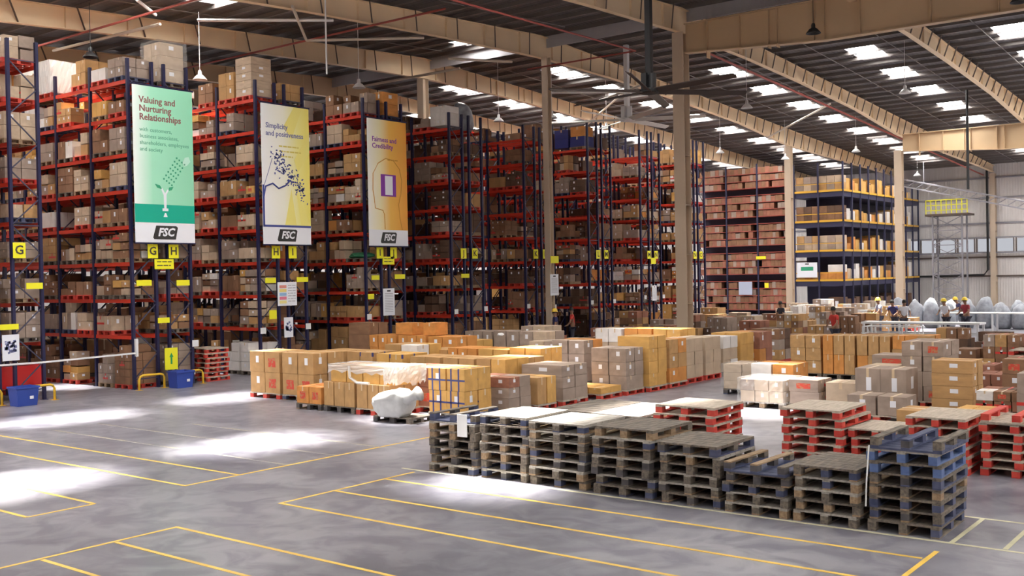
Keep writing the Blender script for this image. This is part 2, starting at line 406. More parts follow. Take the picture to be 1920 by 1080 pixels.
# ------------------------------------------------------------------ carton and pallet records
CART = []; PAL = []
def carton(x0, x1, y0, y1, z0, z1, tone, where, rz=0, label='', red=0, strap=0, side='y'):
    CART.append(dict(b=(x0, x1, y0, y1, z0, z1), tone=tone, where=where, rz=rz, lab=label, red=red, strap=strap))
def pallet(cx, cy, z, w, d, h, tone, where, rz=0, kind='plain', flip=False):
    PAL.append(dict(c=(cx, cy, z), s=(w, d, h), tone=tone, where=where, rz=rz, kind=kind, flip=flip))
ORD = ['bottom', 'second', 'third', 'fourth', 'fifth', 'sixth', 'seventh', 'eighth', 'ninth', 'tenth']
def colname(i, n):
    if n == 1: return ''
    if n == 2: return ('left', 'right')[i]
    if n == 3: return ('left', 'middle', 'right')[i]
    return ('leftmost', 'second from left', 'third from left', 'fourth from left', 'fifth from left', 'sixth from left')[min(i, 5)] if i < n-1 else 'rightmost'
def rowname(k, n):
    if n == 1: return ''
    if k == n-1: return 'top'
    return ORD[k]+(' layer' if k else '')
def load(desc, x0, x1, y0, h, nx, nz, tone, pt, depth=1.0, ny=2, z=0, rnd=0.0, red=0, strap=0, lab='', gap=.012, palh=.145, tones=None, alllay=True, ped=True, skip=0, cmask=None):
    """cartons stacked on one pallet; only the outer shell of cartons"""
    if ped:
        pallet((x0+x1)/2, y0+depth/2, z, x1-x0, depth, palh, pt, 'under the '+desc, kind='parts' if z == 0 and y0 < 26 else 'plain')
    zb = z+(palh if ped else 0); lh = (z+h-zb)/nz
    for k in range(nz):
        nnx = nx if (k % 2 == 0 or nx < 3) else nx
        for i in range(nnx):
            for j in range(ny):
                if 0 < i < nnx-1 and 0 < j < ny-1 and k < nz-1: continue
                if k == nz-1 and skip and R.random() < skip: continue
                a = x0+(x1-x0)*i/nnx; b_ = x0+(x1-x0)*(i+1)/nnx
                c = y0+depth*j/ny; d = y0+depth*(j+1)/ny
                t = R.choice(tones) if tones else tone
                jx = R.uniform(-.012, .012)
                w = ' '.join(filter(None, [rowname(k, nz), colname(i, nnx), 'rear' if j == ny-1 and ny > 1 else '']))
                carton(a+gap+jx, b_-gap+jx, c+gap, d-gap, zb+lh*k+.002, zb+lh*(k+1)-.002, t, (w, desc), R.uniform(-.012, .012), lab if R.random() < .75 else '', red and R.random() < red, strap)

# ------------------------------------------------------------------ pallet racks
LV = [1.6, 2.69, 3.80, 4.89, 5.96, 7.04, 8.16, 9.23]
RACKX = -27.95; BAY = 2.06
ROWS = [('G', 13.68, 'leftmost rack, cut by the photo edge'), ('H', 18.48, 'green-banner rack'), ('I', 23.16, 'yellow-banner rack'), ('J', 28.07, 'orange-banner rack'), ('K', 32.88, 'bundle-topped rack'), ('L', 37.85, 'thin-column rack'), ('M', 42.95, 'blue-crate rack'), ('N', 47.8, 'white-notice rack'), ('O', 52.85, 'farthest tall rack')]
OFFS = (-1.01, -.21, .21, 1.01)
NB = 7
pmesh = MB().box(-.05, .05, -.04, .04, 0, 9.85, M_post).mesh('upright')
foot = MB().box(-.09, .09, -.07, .07, 0, .012, M_post).mesh('foot_plate')
bmesh_ = MB().box(-BAY+.05, -.05, -.025, .025, -.11, 0, M_beam).mesh('beam')
brm = MB(); z = .3; s_ = 1
while z < 9.2:
    brm.bar((0, -.40*s_, z), (0, .40*s_, z+.75), .03, .03, M_brace); z += .75; s_ = -s_
for zz in (.3, 4.8, 9.3): brm.bar((0, -.4, zz), (0, .4, zz), .03, .03, M_brace)
brm = brm.mesh('frame_brace')
ORDB = ['end', 'second', 'third', 'fourth', 'fifth', 'sixth', 'seventh']
SHELF = ['floor level', 'first shelf', 'second shelf', 'third shelf', 'fourth shelf', 'fifth shelf', 'sixth shelf', 'seventh shelf', 'top shelf']
PALTONES = ['red paint']*4+['weathered']*3+['brown wood']*3+['blue paint']
BTONES = ['grey-brown']*5+['tan']*4+['pale']*4+['brown']*4+['white']+['yellow-tan']+['orange']
SHADE_TONES = ['grey-brown']*2+['brown']*4+['tan']+['dark brown']*5+['pale']  # darker carton mix: the shade of the dim racks put into colour
for ri, (rn, c, rname) in enumerate(ROWS):
    t = empty('pallet_rack', (RACKX, c, 0))
    tag(t, 'tall blue and red pallet rack, '+rname, 'pallet rack', 'pallet racks')
    extra = .75 if rn in 'MNO' else 0
    for b in range(NB+1):
        for oi, of in enumerate(OFFS):
            o = link('upright', pmesh, t); o.location = (-BAY*b, of, 0)
            if extra: o.scale = (1, 1, (9.85+extra)/9.85)
            if b < 3:
                o = link('foot_plate', foot, o)
        for cc in (-.61, .61):
            o = link('frame_brace', brm, t); o.location = (-BAY*b, cc, 0)
    spare = MB()
    cnt = 0
    for b in range(NB):
        for l, z in enumerate(LV):
            for of in OFFS:
                if b < 3 or (b == 3 and cnt < 100 and of == OFFS[0] and l < 4):
                    o = link('beam', bmesh_, t); o.location = (-BAY*b, of, z); cnt += 1
                else:
                    spare.box(-BAY*(b+1)+.05, -BAY*b-.05, of-.025, of+.025, z-.11, z, M_beam)
    o = spare.build('beam', t); o['kind'] = 'stuff'
    # goods
    for side in (-1, 1):
        for b in range(NB):
            detail = (side == -1 and b < 4) or b == 0
            for l in range(9):
                z = 0 if l == 0 else LV[l-1]
                if side == 1 and b > 1 and l not in (0, 2, 4, 6): continue
                for j in range(2):
                    if R.random() < (.12 if l else .12) or (rn == 'G' and l == 0 and b == 0): continue
                    xc = RACKX-BAY*b-.10-.47-.93*j
                    w = R.uniform(.8, .9); dep = .92
                    yc = c+side*.61
                    y0 = yc-dep/2; x0 = xc-w/2; x1 = xc+w/2
                    gap = 1.6 if l == 0 else 1.09
                    if l == 8: hh = R.choice((.5, .7, .8, .9))
                    elif l == 0: hh = R.uniform(1.0, 1.42)
                    else: hh = R.uniform(.48, .93)
                    slot = ('first', 'second')[j]+(' far-side' if side == 1 else '')
                    desc = '%s pallet, %s bay, %s of %s' % (slot, ORDB[b], SHELF[l], rname)
                    if rn == 'G': desc = '%s pallet, %s bay, %s of leftmost rack' % (slot, ORDB[b], SHELF[l])
                    if rn in 'KLMN' and R.random() < (.36 if rn != 'N' else .2): continue
                    BT = SHADE_TONES if rn in 'KLM' else BTONES
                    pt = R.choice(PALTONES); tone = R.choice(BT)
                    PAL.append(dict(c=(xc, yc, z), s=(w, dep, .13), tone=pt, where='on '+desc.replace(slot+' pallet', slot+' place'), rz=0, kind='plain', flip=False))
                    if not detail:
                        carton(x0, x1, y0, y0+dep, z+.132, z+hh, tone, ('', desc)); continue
                    nz = max(1, round((hh-.13)/R.choice((.24, .3, .38)))); nx = R.choice((2, 2, 3)); ny = 2
                    lh = (hh-.13)/nz
                    mix = R.random() < .35
                    for k in range(nz):
                        for i in range(nx):
                            for jj in range(ny):
                                if jj == (ny-1 if side == -1 else 0) and k < nz-1 and b > 0: continue
                                if k == nz-1 and nz > 1 and R.random() < .3: continue
                                a = x0+w*i/nx; cc = y0+dep*jj/ny
                                tt = R.choice(BT) if mix else tone
                                s2 = R.uniform(.0, .05) if mix else .006
                                wn = ' '.join(filter(None, [rowname(k, nz), colname(i, nx), 'rear' if jj == (1 if side == -1 else 0) else '']))
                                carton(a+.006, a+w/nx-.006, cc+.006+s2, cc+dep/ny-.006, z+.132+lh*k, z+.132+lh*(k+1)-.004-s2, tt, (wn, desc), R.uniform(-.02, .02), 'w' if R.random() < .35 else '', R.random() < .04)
# special goods on top shelves: tall wrapped loads and crates
def special(x0, x1, y0, y1, z0, z1, nx, nz, tone, desc, tones=None):
    for i in range(nx):
        for k in range(nz):
            carton(x0+(x1-x0)*i/nx+.005, x0+(x1-x0)*(i+1)/nx-.005, y0, y1, z0+(z1-z0)*k/nz, z0+(z1-z0)*(k+1)/nz-.005, R.choice(tones) if tones else tone, (' '.join(filter(None, [rowname(k, nz), colname(i, nx)])), desc), 0, 'w' if R.random() < .4 else '')
def clear_top(c, side, b, l, j):
    z = LV[l-1]; xc = RACKX-BAY*b-.10-.47-.93*j; yc = c+side*.61
    CART[:] = [q for q in CART if not (abs((q['b'][0]+q['b'][1])/2-xc) < .5 and abs((q['b'][2]+q['b'][3])/2-yc) < .5 and z-.01 < q['b'][4] < z+1.0)]
    return xc, yc, z+.132
for (c, side, b, l, j, h, nx, nz, tone, d) in (
    (18.48, 1, 0, 8, 0, 1.2, 2, 3, 'pale', 'tall wrapped load behind the green banner top'),
    (23.16, -1, 0, 8, 0, 1.3, 1, 5, 'pale', 'tall pale load on top of the yellow-banner rack'),
    (23.16, -1, 0, 8, 1, .9, 2, 2, 'tan', 'top shelf load left of the tall pale load'),
    (18.48, -1, 2, 8, 0, 1.0, 1, 2, 'white', 'white cartons on the top shelf at upper left'),
    (18.48, -1, 3, 8, 0, 1.2, 1, 3, 'white', 'tall white cartons on the top shelf at upper left'),
    (32.88, -1, 0, 8, 0, .8, 3, 3, 'white', 'white-labelled cartons right of the orange banner'),
    (42.95, -1, 1, 8, 0, 1.1, 1, 2, 'orange', 'orange cartons on blue crates on the dark rack top'),
    (42.95, -1, 0, 8, 1, .9, 1, 2, 'blue', 'blue crates on top of the blue-crate rack'),
    (42.95, -1, 0, 8, 0, .5, 1, 1, 'blue', 'end stack on top of the blue-crate rack'),
    (28.07, 1, 0, 8, 0, .9, 2, 2, 'orange', 'orange cartons behind the orange banner top')):
    xc, yc, z = clear_top(c, side, b, l, j)
    special(xc-.42, xc+.42, yc-.42, yc+.42, z, z+h, nx, nz, tone, d)
    if h == .5: special(xc-.40, xc+.40, yc-.40, yc+.40, z+.5, z+.98, 1, 1, 'orange', 'orange load over the end blue crate')

clear_top(32.88, 1, 0, 8, 0); clear_top(28.07, -1, 0, 3, 0)
# ------------------------------------------------------------------ floor loads, central island
TB = ['tan', 'yellow-tan', 'tan', 'orange']
load('red-printed cartons at the island corner', -23.2, -21.95, 18.0, 1.26, 2, 2, 'tan', 'red paint', red=.7, lab='w')
load('red-printed cartons nearest the long tan load', -21.85, -20.6, 18.0, 1.26, 2, 2, 'tan', 'weathered', red=.6, lab='w')
load('low orange carton pile on a dark pallet', -20.05, -19.15, 16.95, .56, 2, 1, 'orange', 'dark', red=.8, depth=.9)
load('grey cartons behind the low orange pile', -20.1, -19.15, 18.05, .97, 1, 2, 'grey-brown', 'weathered', depth=.9)
load('long tan load, left half', -19.08, -18.0, 16.97, .72, 3, 1, 'tan', 'dark', depth=1.0)
load('long tan load, right half', -17.95, -16.85, 16.97, .72, 3, 1, 'tan', 'red paint', depth=1.0)
load('upper tan cartons under white film', -18.9, -16.7, 17.05, .41, 4, 1, 'yellow-tan', '', depth=.85, z=.72, ped=False)
load('tan cartons with blue corners behind the printed cartons', -22.7, -21.6, 20, 1.15, 2, 2, 'tan', 'red paint', strap=2)
load('tan cartons with blue corners, middle pallet', -21.5, -20.45, 20, 1.15, 2, 2, 'tan', 'weathered', strap=2)
load('tan cartons with blue corners, right pallet', -20.35, -19.35, 20, 1.13, 2, 2, 'yellow-tan', 'weathered', strap=2)
load('yellow-topped cartons behind the blue-cornered ones', -21.3, -20.0, 21.3, 1.28, 2, 3, 'yellow-tan', 'weathered', tones=['yellow-tan', 'white', 'tan'])
load('red-taped cartons behind the white film', -18.95, -17.7, 18.3, .96, 2, 3, 'pale', 'red paint', tones=['pale', 'reddish', 'white'], red=.5)
load('reddish-brown cartons behind the white sack', -17.5, -16.35, 18.0, 1.06, 2, 2, 'reddish', 'red paint', red=.4)
load('orange cartons at the rack side, left pallet', -24.7, -23.5, 24, 1.32, 3, 3, 'orange', 'weathered', lab='w')
load('orange cartons at the rack side, middle pallet', -23.4, -22.2, 24, 1.34, 3, 3, 'orange', 'red paint', lab='w')
load('orange cartons at the rack side, right pallet', -22.1, -20.9, 24, 1.33, 2, 3, 'orange', 'weathered', lab='w')
load('single cartons set on the rack-side orange stack', -23.7, -22.95, 24.2, .38, 1, 1, 'orange', '', z=1.345, depth=.6, ny=1, ped=False)
load('carton set on the right of the orange stack', -22.5, -21.95, 24.2, .40, 1, 1, 'orange', '', z=1.345, depth=.6, ny=1, ped=False)
load('tall dark brown cartons beside the racks', -26.0, -25.0, 24.3, 1.69, 1, 4, 'brown', 'weathered', depth=.9)
load('yellow cartons with open sides', -23.3, -21.9, 26, 1.07, 3, 2, 'yellow-tan', 'dark')
load('grey cartons in the third line, left', -24.0, -22.8, 28, 1.25, 3, 2, 'grey-brown', 'weathered', lab='w')
load('grey cartons in the third line, middle', -22.7, -21.6, 28, 1.27, 2, 2, 'grey-brown', 'weathered', lab='w')
load('grey cartons in the third line with pale cartons', -21.5, -20.5, 28, 1.46, 2, 3, 'grey-brown', 'weathered', tones=['grey-brown', 'pale'], lab='w')
load('bright orange cartons, left pallet', -19.5, -18.45, 22, 1.18, 3, 2, 'orange', 'weathered', lab='w')
load('bright orange cartons, middle pallet', -18.4, -17.35, 22, 1.18, 2, 2, 'orange', 'weathered', tones=['orange', 'yellow-tan'])
load('bright orange cartons, right pallet', -17.3, -16.25, 22, 1.25, 2, 2, 'yellow-tan', 'red paint', tones=['orange', 'yellow-tan'])
load('wide tan cartons with dark corners, left', -19.1, -18.0, 20, 1.10, 2, 2, 'tan', 'weathered', strap=2)
load('wide tan cartons with dark corners, middle', -17.9, -16.85, 20, 1.10, 2, 2, 'tan', 'weathered', strap=2)
load('wide tan cartons with dark corners, right', -16.8, -15.85, 20, 1.12, 2, 2, 'yellow-tan', 'red paint', tones=['yellow-tan', 'tan'])
load('blue-strapped yellow cartons beside the sack', -16.0, -14.9, 17.35, 1.14, 2, 2, 'yellow-tan', 'weathered', strap=1, lab='w', depth=.95)
load('mixed grey cartons with white labels', -15.75, -14.62, 18.55, .86, 2, 3, 'grey-brown', 'red paint', depth=.85, lab='w', tones=['grey-brown', 'reddish', 'grey-brown'])
load('two upright tan cartons at the aisle', -15.5, -14.5, 19.5, .78, 2, 1, 'yellow-tan', 'red paint', depth=.75, tones=['tan', 'yellow-tan'])
load('grey three-layer cartons at the aisle', -15.75, -14.5, 20.5, .98, 1, 3, 'grey-brown', 'red paint', depth=1.1, lab='w')
load('low cartons lying at the aisle edge', -15.6, -14.38, 22.0, .30, 3, 1, 'yellow-tan', 'red paint', depth=1.0)
load('flat tan cartons behind the grey ones', -17.3, -16.0, 21.0, 1.08, 2, 2, 'tan', 'weathered', depth=.85)
load('grey-brown block of cartons with white labels', -15.42, -14.32, 23.13, 1.22, 2, 3, 'grey-brown', 'red paint', depth=.9, lab='w')
load('tall yellow-tan column of cartons', -15.2, -14.2, 24.1, 1.48, 1, 4, 'yellow-tan', 'red paint', depth=.95)
load('mixed orange and tan cartons past the tall column', -15.2, -14.2, 25.2, 1.33, 2, 3, 'tan', 'red paint', tones=['tan', 'orange', 'pale'], lab='w')
load('pale cartons along the aisle', -15.3, -14.3, 26.35, 1.27, 2, 3, 'pale', 'red paint', lab='w')
load('pale cartons farther along the aisle', -15.3, -14.3, 27.5, 1.25, 1, 3, 'pale', 'red paint', lab='w')
load('pale grey cartons near the aisle end', -15.3, -14.3, 28.65, 1.2, 2, 3, 'white', 'dark', tones=['pale', 'white'], lab='w')
load('yellow cartons near the aisle end', -15.3, -14.3, 29.8, 1.25, 2, 3, 'yellow-tan', 'red paint', lab='w')
load('burnt-orange cartons ending the aisle line', -15.3, -14.2, 31.0, 1.22, 2, 2, 'orange', 'red paint', tones=['orange', 'reddish'], lab='w')
load('sunlit-toned cartons in the fourth line, left', -18.5, -17.5, 28, 1.43, 2, 3, 'white', 'weathered', tones=['white', 'pale'])  # white and pale tones stand in for sunlight on tan cartons
load('yellow cartons in the fourth line, middle', -17.4, -16.4, 28, 1.45, 2, 3, 'yellow-tan', 'weathered', tones=['yellow-tan', 'orange'])
load('yellow cartons in the fourth line, right', -16.35, -15.4, 28, 1.45, 2, 3, 'yellow-tan', 'weathered')
load('pale cartons left of the fourth line', -20.2, -19.1, 26.2, 1.4, 2, 3, 'grey-brown', 'weathered', tones=['grey-brown', 'white', 'pale'], lab='w')
load('grey cartons left of the fourth line', -18.9, -17.8, 25.0, 1.2, 2, 3, 'grey-brown', 'weathered', tones=['grey-brown', 'pale'], lab='w')
load('grey cartons inside the island', -17.6, -16.5, 24.4, 1.3, 2, 3, 'grey-brown', 'weathered', tones=['grey-brown', 'orange'], lab='w')
load('tan cartons inside the island, near', -20.6, -19.7, 22.2, 1.1, 2, 2, 'tan', 'weathered')
# ---- right-hand group
load('cloudy-wrapped grey cartons on a blue pallet', -12.35, -11.3, 24.7, .78, 2, 3, 'pale', 'blue paint')
load('shrink-wrapped cartons on a wooden pallet', -10.82, -9.74, 22.5, .66, 3, 2, 'pale', 'brown wood', tones=['pale', 'grey-brown'], lab='w')
load('bright yellow cartons behind the shrink-wrapped ones', -11.2, -10.1, 23.9, .90, 2, 2, 'orange', 'weathered', tones=['orange', 'yellow-tan', 'white'], lab='w')
load('grey cartons with a red tape cross', -9.66, -8.95, 22.6, .70, 1, 2, 'grey-brown', 'weathered', depth=.8, red=.5)
load('pale carton with a plank frame', -8.85, -8.15, 22.7, .66, 1, 1, 'pale', 'brown wood', depth=.8, ny=1)
load('tall pale cartons behind the plank frame', -8.4, -7.7, 24.0, .95, 1, 2, 'pale', 'weathered', depth=.8, tones=['pale', 'tan'])
load('large grey cartons, lower pair', -7.95, -6.72, 21.6, .55, 2, 1, 'grey-brown', 'red paint', depth=.7, lab='w', ny=1)
load('large grey cartons, upper pair', -8.15, -7.0, 22.6, 1.02, 2, 1, 'grey-brown', 'red paint', depth=.8, lab='w', ny=1, z=0)
TW = ['tan', 'tan', 'orange']
load('wall of orange-tan cartons, left pallet', -12.55, -11.6, 29.5, 1.25, 2, 3, 'tan', 'weathered', tones=TW, lab='w')
load('wall of orange-tan cartons, second pallet', -11.55, -10.6, 29.5, 1.27, 3, 2, 'tan', 'weathered', tones=TW)
load('wall of orange-tan cartons, third pallet', -10.55, -9.6, 29.5, 1.27, 3, 2, 'tan', 'weathered', tones=TW)
load('wall of orange-tan cartons, right pallet', -9.55, -8.5, 29.5, 1.30, 3, 3, 'tan', 'weathered', tones=TW)
load('red-banded cartons before the orange-tan wall', -9.0, -8.0, 26.2, 1.02, 1, 3, 'grey-brown', 'red paint', red=.6, depth=.9)
load('mixed cartons with red tape, tall stack', -7.7, -6.75, 24.4, 1.5, 2, 4, 'grey-brown', 'red paint', red=.35, lab='w', depth=1.3)
load('long flat tan cartons in four layers', -6.6, -5.75, 22.9, 1.22, 1, 4, 'tan', 'red paint', lab='w', depth=.8)
load('open-topped tan carton on a red pallet', -6.5, -5.7, 20.2, .48, 1, 1, 'tan', 'red paint', depth=.8, ny=1)
load('small yellow-tan cartons on a pallet at right', -5.5, -4.9, 20.6, .52, 2, 1, 'yellow-tan', 'weathered', depth=.7)
load('jumbled red and white cartons at right', -5.5, -4.5, 22.0, .72, 3, 3, 'brown', 'red paint', tones=['brown', 'white', 'dark brown', 'reddish'], red=.4, lab='w')
load('grey cartons with red tape at the right edge', -4.4, -3.4, 20.4, 1.25, 2, 3, 'grey-brown', 'red paint', red=.4, lab='w')
load('dark cartons at the right edge behind', -5.6, -4.6, 24.6, 1.15, 2, 3, 'brown', 'red paint', red=.4, lab='w')
# random loads farther back
k = 0
PLACE_R = [(x, y) for y in (26.5, 29.6, 32.5, 35.5, 38.6) for x in (-7.9, -6.6, -5.3, -4.2) if x < -.19*y+1.2]
DIRS = ['far right group', 'right middle ground', 'back of the central island', 'far middle ground', 'far floor near the people']
usedw = {}
def farload(x, y, area, hmin, hmax, tones, red=0, lab='w'):
    if any(abs(x+.5-a) < 1.0 and -.9 < y+.5-b_ < 1.0 for a, b_ in ((-24.6, 34.4), (-25.3, 36.6), (-19.5, 45), (-14.6, 38.6))): return
    if y > 55 and x > -18.8: return
    i = usedw.get(area, 0); usedw[area] = i+1
    q = ['first', 'second', 'third', 'fourth', 'fifth', 'sixth', 'seventh', 'eighth', 'ninth', 'tenth', 'eleventh', 'twelfth']
    d = '%s pallet, %s' % (q[i % 12] if i < 12 else q[i % 12]+' in line '+q[i//12 % 12], area)
    h = R.uniform(hmin, hmax)
    load(d, x, x+1.0, y, h, R.choice((2, 3)), max(1, round(h/.36)), R.choice(tones), R.choice(('red paint', 'weathered', 'dark')), tones=tones if R.random() < .5 else None, red=red, lab=lab, skip=.2)
for x, y in PLACE_R: farload(x, y, 'right middle ground', .5, 1.35, ['grey-brown', 'tan', 'brown', 'reddish'], .2)
for y in (30, 31.8, 33.6, 35.4):
    for x in (-25.2, -23.6, -22.2, -20.9, -19.5, -18.1, -16.8):
        if y < 32 and x > -20: continue
        farload(x, y, 'back of the central island', .6, 1.2, ['grey-brown', 'brown', 'reddish', 'pale'])
for y in (33.2, 35.6):
    for x in (-15.5, -12.6, -11.3, -10.1, -8.9):
        farload(x, y, 'middle ground behind the orange-tan wall', .5, 1.2, ['brown', 'dark brown', 'tan', 'grey-brown'])
for y in (40, 42.4, 45, 47.6, 50.4, 53.4, 57, 60, 62):
    for x in [-26.5+1.55*i for i in range(12)]:
        if x > -.215*y-1.5 or (x > -16.5 and 38.5 < y): continue
        if abs(x+.5+20.56) < 1.1 and abs(y-37.8) < 1.2: continue
        if R.random() < .12: continue
        farload(x+R.uniform(-.15, .15), y, 'far middle ground', .55, 1.45, ['brown', 'dark brown', 'tan', 'grey-brown', 'pale', 'reddish'] if y < 50 else ['pale', 'grey-brown', 'white', 'tan'])

# ------------------------------------------------------------------ bare pallet stacks
def stack(desc, x0, x1, y0, n, d, scheme, h=.145, flip=False, jit=.03):
    for k in range(n):
        cx = (x0+x1)/2+R.uniform(-jit, jit); cy = y0+d/2+R.uniform(-jit, jit)
        w = ('bottom' if k == 0 else 'topmost' if k == n-1 else ORD[k]+' from floor')+' in '+desc
        tone = scheme if isinstance(scheme, str) else R.choice(scheme)
        pallet(cx, cy, k*h, (x1-x0), d, h, tone, w, R.uniform(-.03, .03), 'parts', flip and k == n-1)
DARK = ['weathered', 'blue paint', 'brown wood', 'dark', 'weathered', 'blue paint']
stack('leftmost front stack', -11.64, -10.66, 12.66, 7, 1.15, DARK, .137, flip=True)
stack('second front stack from the left', -10.57, -9.66, 12.66, 7, 1.15, DARK, .143)
stack('third front stack from the left', -9.60, -8.58, 12.66, 7, 1.15, DARK, .138)
stack('fourth front stack from the left', -8.42, -7.44, 12.66, 7, 1.15, DARK, .139, jit=.05)
stack('fifth front stack from the left', -7.33, -6.42, 12.66, 6, 1.15, DARK, .140, jit=.04)
stack('sixth front stack from the left', -6.32, -5.45, 12.62, 5, 1.12, DARK, .134, flip=True)
stack('seventh front stack from the left', -5.36, -4.54, 12.64, 5, 1.15, ['weathered', 'brown wood', 'blue paint'], .143)
stack('rightmost front stack', -4.40, -3.56, 12.66, 8, 1.14, ['blue paint', 'weathered', 'dark', 'blue paint', 'bright blue'], .143, flip=True)
stack('low blue stack behind, left one', -12.0, -10.95, 16.35, 4, 1.9, ['blue paint', 'weathered'], .1425)
stack('low blue stack behind, right one', -10.9, -9.85, 16.35, 4, 1.9, ['blue paint', 'weathered'], .1425)
stack('red stack nearest the white aisle floor', -9.4, -8.25, 16.05, 6, 1.15, 'red paint', .143, jit=.04)
stack('tall red stack behind the sixth front stack', -7.3, -6.27, 16.75, 6, 1.3, 'red paint', .143)
stack('low red stack beside the tall red stack', -6.18, -5.3, 16.9, 4, 1.15, 'red paint', .143)
stack('red stack behind the rightmost front stack', -5.2, -4.3, 16.75, 6, 1.3, 'red paint', .143)
stack('red stack at the right edge', -4.15, -3.15, 16.9, 7, 1.2, 'red paint', .135, flip=True)
stack('low red stack under the grey cartons', -6.6, -5.6, 18.9, 2, 1.1, 'red paint', .143)
stack('red stack at the foot of the green-banner rack', -28.9, -27.9, 19.98, 7, .85, 'red paint', .150, jit=.03)
stack('red stack in the right background', -8.5, -7.5, 35.0, 6, 1.2, 'red paint', .143)
stack('second red stack in the right background', -6.9, -5.9, 31.2, 6, 1.2, 'red paint', .143)

# ------------------------------------------------------------------ far shelving blocks
M_yedge = mat('deck_edge_yellow', (.72, .40, .04), .45)
M_dposts = mat('shelf_post_dark', (.03, .03, .07), .5)
M_rbeam = mat('shelf_beam_red', (.34, .07, .05), .5)
t = empty('mezzanine_shelving', (-26, 70.5, 0))
ML = [2.45, 4.5, 6.56, 8.65]
for z in ML:
    mb = MB(); mb.box(-3.5, 0, 0, 16.8, z-.45, z-.1, M_dposts); mb.build('deck', t)
    mb = MB(); mb.box(-3.55, .05, -.05, 0, z-.1, z+.04, M_yedge); mb.box(0, .05, 0, 16.8, z-.1, z+.04, M_yedge); mb.build('edge_beam', t)
    MB().box(-3.5, .02, -.02, .0, z+.45, z+.5, M_yedge).build('guard_rail', t)
for yy in [0, 1.7, 3.4, 5.1, 6.8, 8.5, 10.2, 11.9, 13.6, 15.3, 16.8]:
    MB().box(-.05, .06, yy-.05, yy+.05, 0, 10.6 if yy < 12 else 9.6, M_dposts).build('post', t)
for xx in (-3.5, -1.75): MB().box(xx-.05, xx+.05, -.07, .03, 0, 10.6, M_dposts).build('post', t)
MB().box(-3.45, -2.2, 3.4, 3.46, 0, 8.6, M_dposts).box(-2.26, -2.2, 3.4, 16.7, 0, 8.6, M_dposts).box(-3.45, -.1, 2.0, 2.06, 0, 8.5, M_dposts).build('added_dark_panel', t)  # dark sheets added inside to stand for shade under the decks
tag(t, 'multi-level shelving block with yellow deck edges in the right background', 'shelving')
for l, z in enumerate([0]+ML):
    for i in range(9):
        yy = 70.6+1.7*i+.1; hh = R.uniform(.7, 1.3) if l else 1.3
        if l == 0: tn = ['dark brown']
        else: tn = ['white', 'pale', 'yellow-tan', 'orange', 'yellow-tan']
        for j in range(2):
            carton(-27.2, -26.1, yy+.72*j, yy+.72*j+.66, z+.045 if l else 0, z+hh*R.uniform(.6, 1), R.choice(tn), (colname(j, 2), '%s opening, %s of the yellow shelving side' % ((ORD+['rear'])[i] if i else 'nearest', SHELF[l])), 0, 'w' if R.random() < .4 else '')
    for i in range(6):
        tn = ['pale', 'tan', 'pale', 'grey-brown'] if l in (2, 4) else (['orange', 'yellow-tan'] if l == 1 else ['brown', 'dark brown'])
        for k in range(2 if l in (2, 4, 3) else 1):
            carton(-29.4+.56*i, -28.86+.56*i, 70.6, 71.3, (z+.045 if l else 0)+.5*k, z+.04+.5*(k+1)-.01, R.choice(tn), (rowname(k, 2)+' '+colname(i, 6), '%s of the yellow shelving front' % SHELF[l]), 0, '')
t = empty('carton_shelving', (-36.6, 70.5, 0))
TZ = [.35+.52*k for k in range(20)]
XS = [-37.0, -34.75, -32.3, -29.95]
for xx in XS: MB().box(xx+36.6-.05, xx+36.6+.05, -.06, .04, 0, 10.9, M_dposts).build('post', t)
for k, z in enumerate(TZ):
    MB().box(-.4, 6.65, -.03, .9, z-.05, z, M_rbeam).build('shelf_board', t)
MB().box(-.4, 6.65, .92, .96, 0, 10.7, M_dposts).build('added_dark_panel', t)  # added dark sheet, painted shade filling the gaps between cartons
tag(t, 'tall red-brown shelving packed with small cartons, left of the yellow shelving', 'shelving')
for k, z in enumerate(TZ):
    if k in (4, 8, 12, 16): continue
    for b in range(3):
        x = XS[b]+.06
        while x < XS[b+1]-.25:
            w = R.uniform(.22, .4)
            if x+w > XS[b+1]-.06: break
            if R.random() > .06:
                carton(x, x+w-.01, 70.52, 71.2, z+.002, z+R.uniform(.38, .46), R.choice(['reddish', 'brown', 'reddish', 'brown', 'brown', 'grey-brown']), ('', 'red-brown shelving'))
            x += w
def sign(name, x, y, z, w, h, m, label, cat='sign', th=.02):
    """flat board facing +X"""
    o = MB().box(-th, 0, -w/2, w/2, -h/2, h/2, m).build(name); o.location = (x, y, z)
    return tag(o, label, cat)
RT = Matrix(((0, 0, 1), (1, 0, 0), (0, 1, 0))).to_4x4()   # text on the +X face, reading along +Y
RF = Matrix(((1, 0, 0), (0, 0, -1), (0, 1, 0))).to_4x4()   # text on the -Y face, reading along +X
def text(body, parent, loc, size, m, rot=RT, align='LEFT', shear=0, bold=0, name='lettering', sp=1, xs=1):
    cu = bpy.data.curves.new('txt', 'FONT'); cu.body = body; cu.size = size; cu.align_x = align; cu.align_y = 'CENTER'; cu.shear = shear; cu.offset = bold; cu.extrude = .003; cu.space_line = sp; cu.resolution_u = 2
    o = bpy.data.objects.new('txt', cu); C.objects.link(o)
    bpy.context.view_layer.update()
    me = bpy.data.meshes.new_from_object(o.evaluated_get(bpy.context.evaluated_depsgraph_get()))
    bpy.data.objects.remove(o); me.name = name; me.materials.clear(); me.materials.append(m)
    q = link(name, me, parent); q.matrix_local = Matrix.Translation(loc) @ rot @ Matrix.Diagonal((xs, 1, 1, 1))
    return q

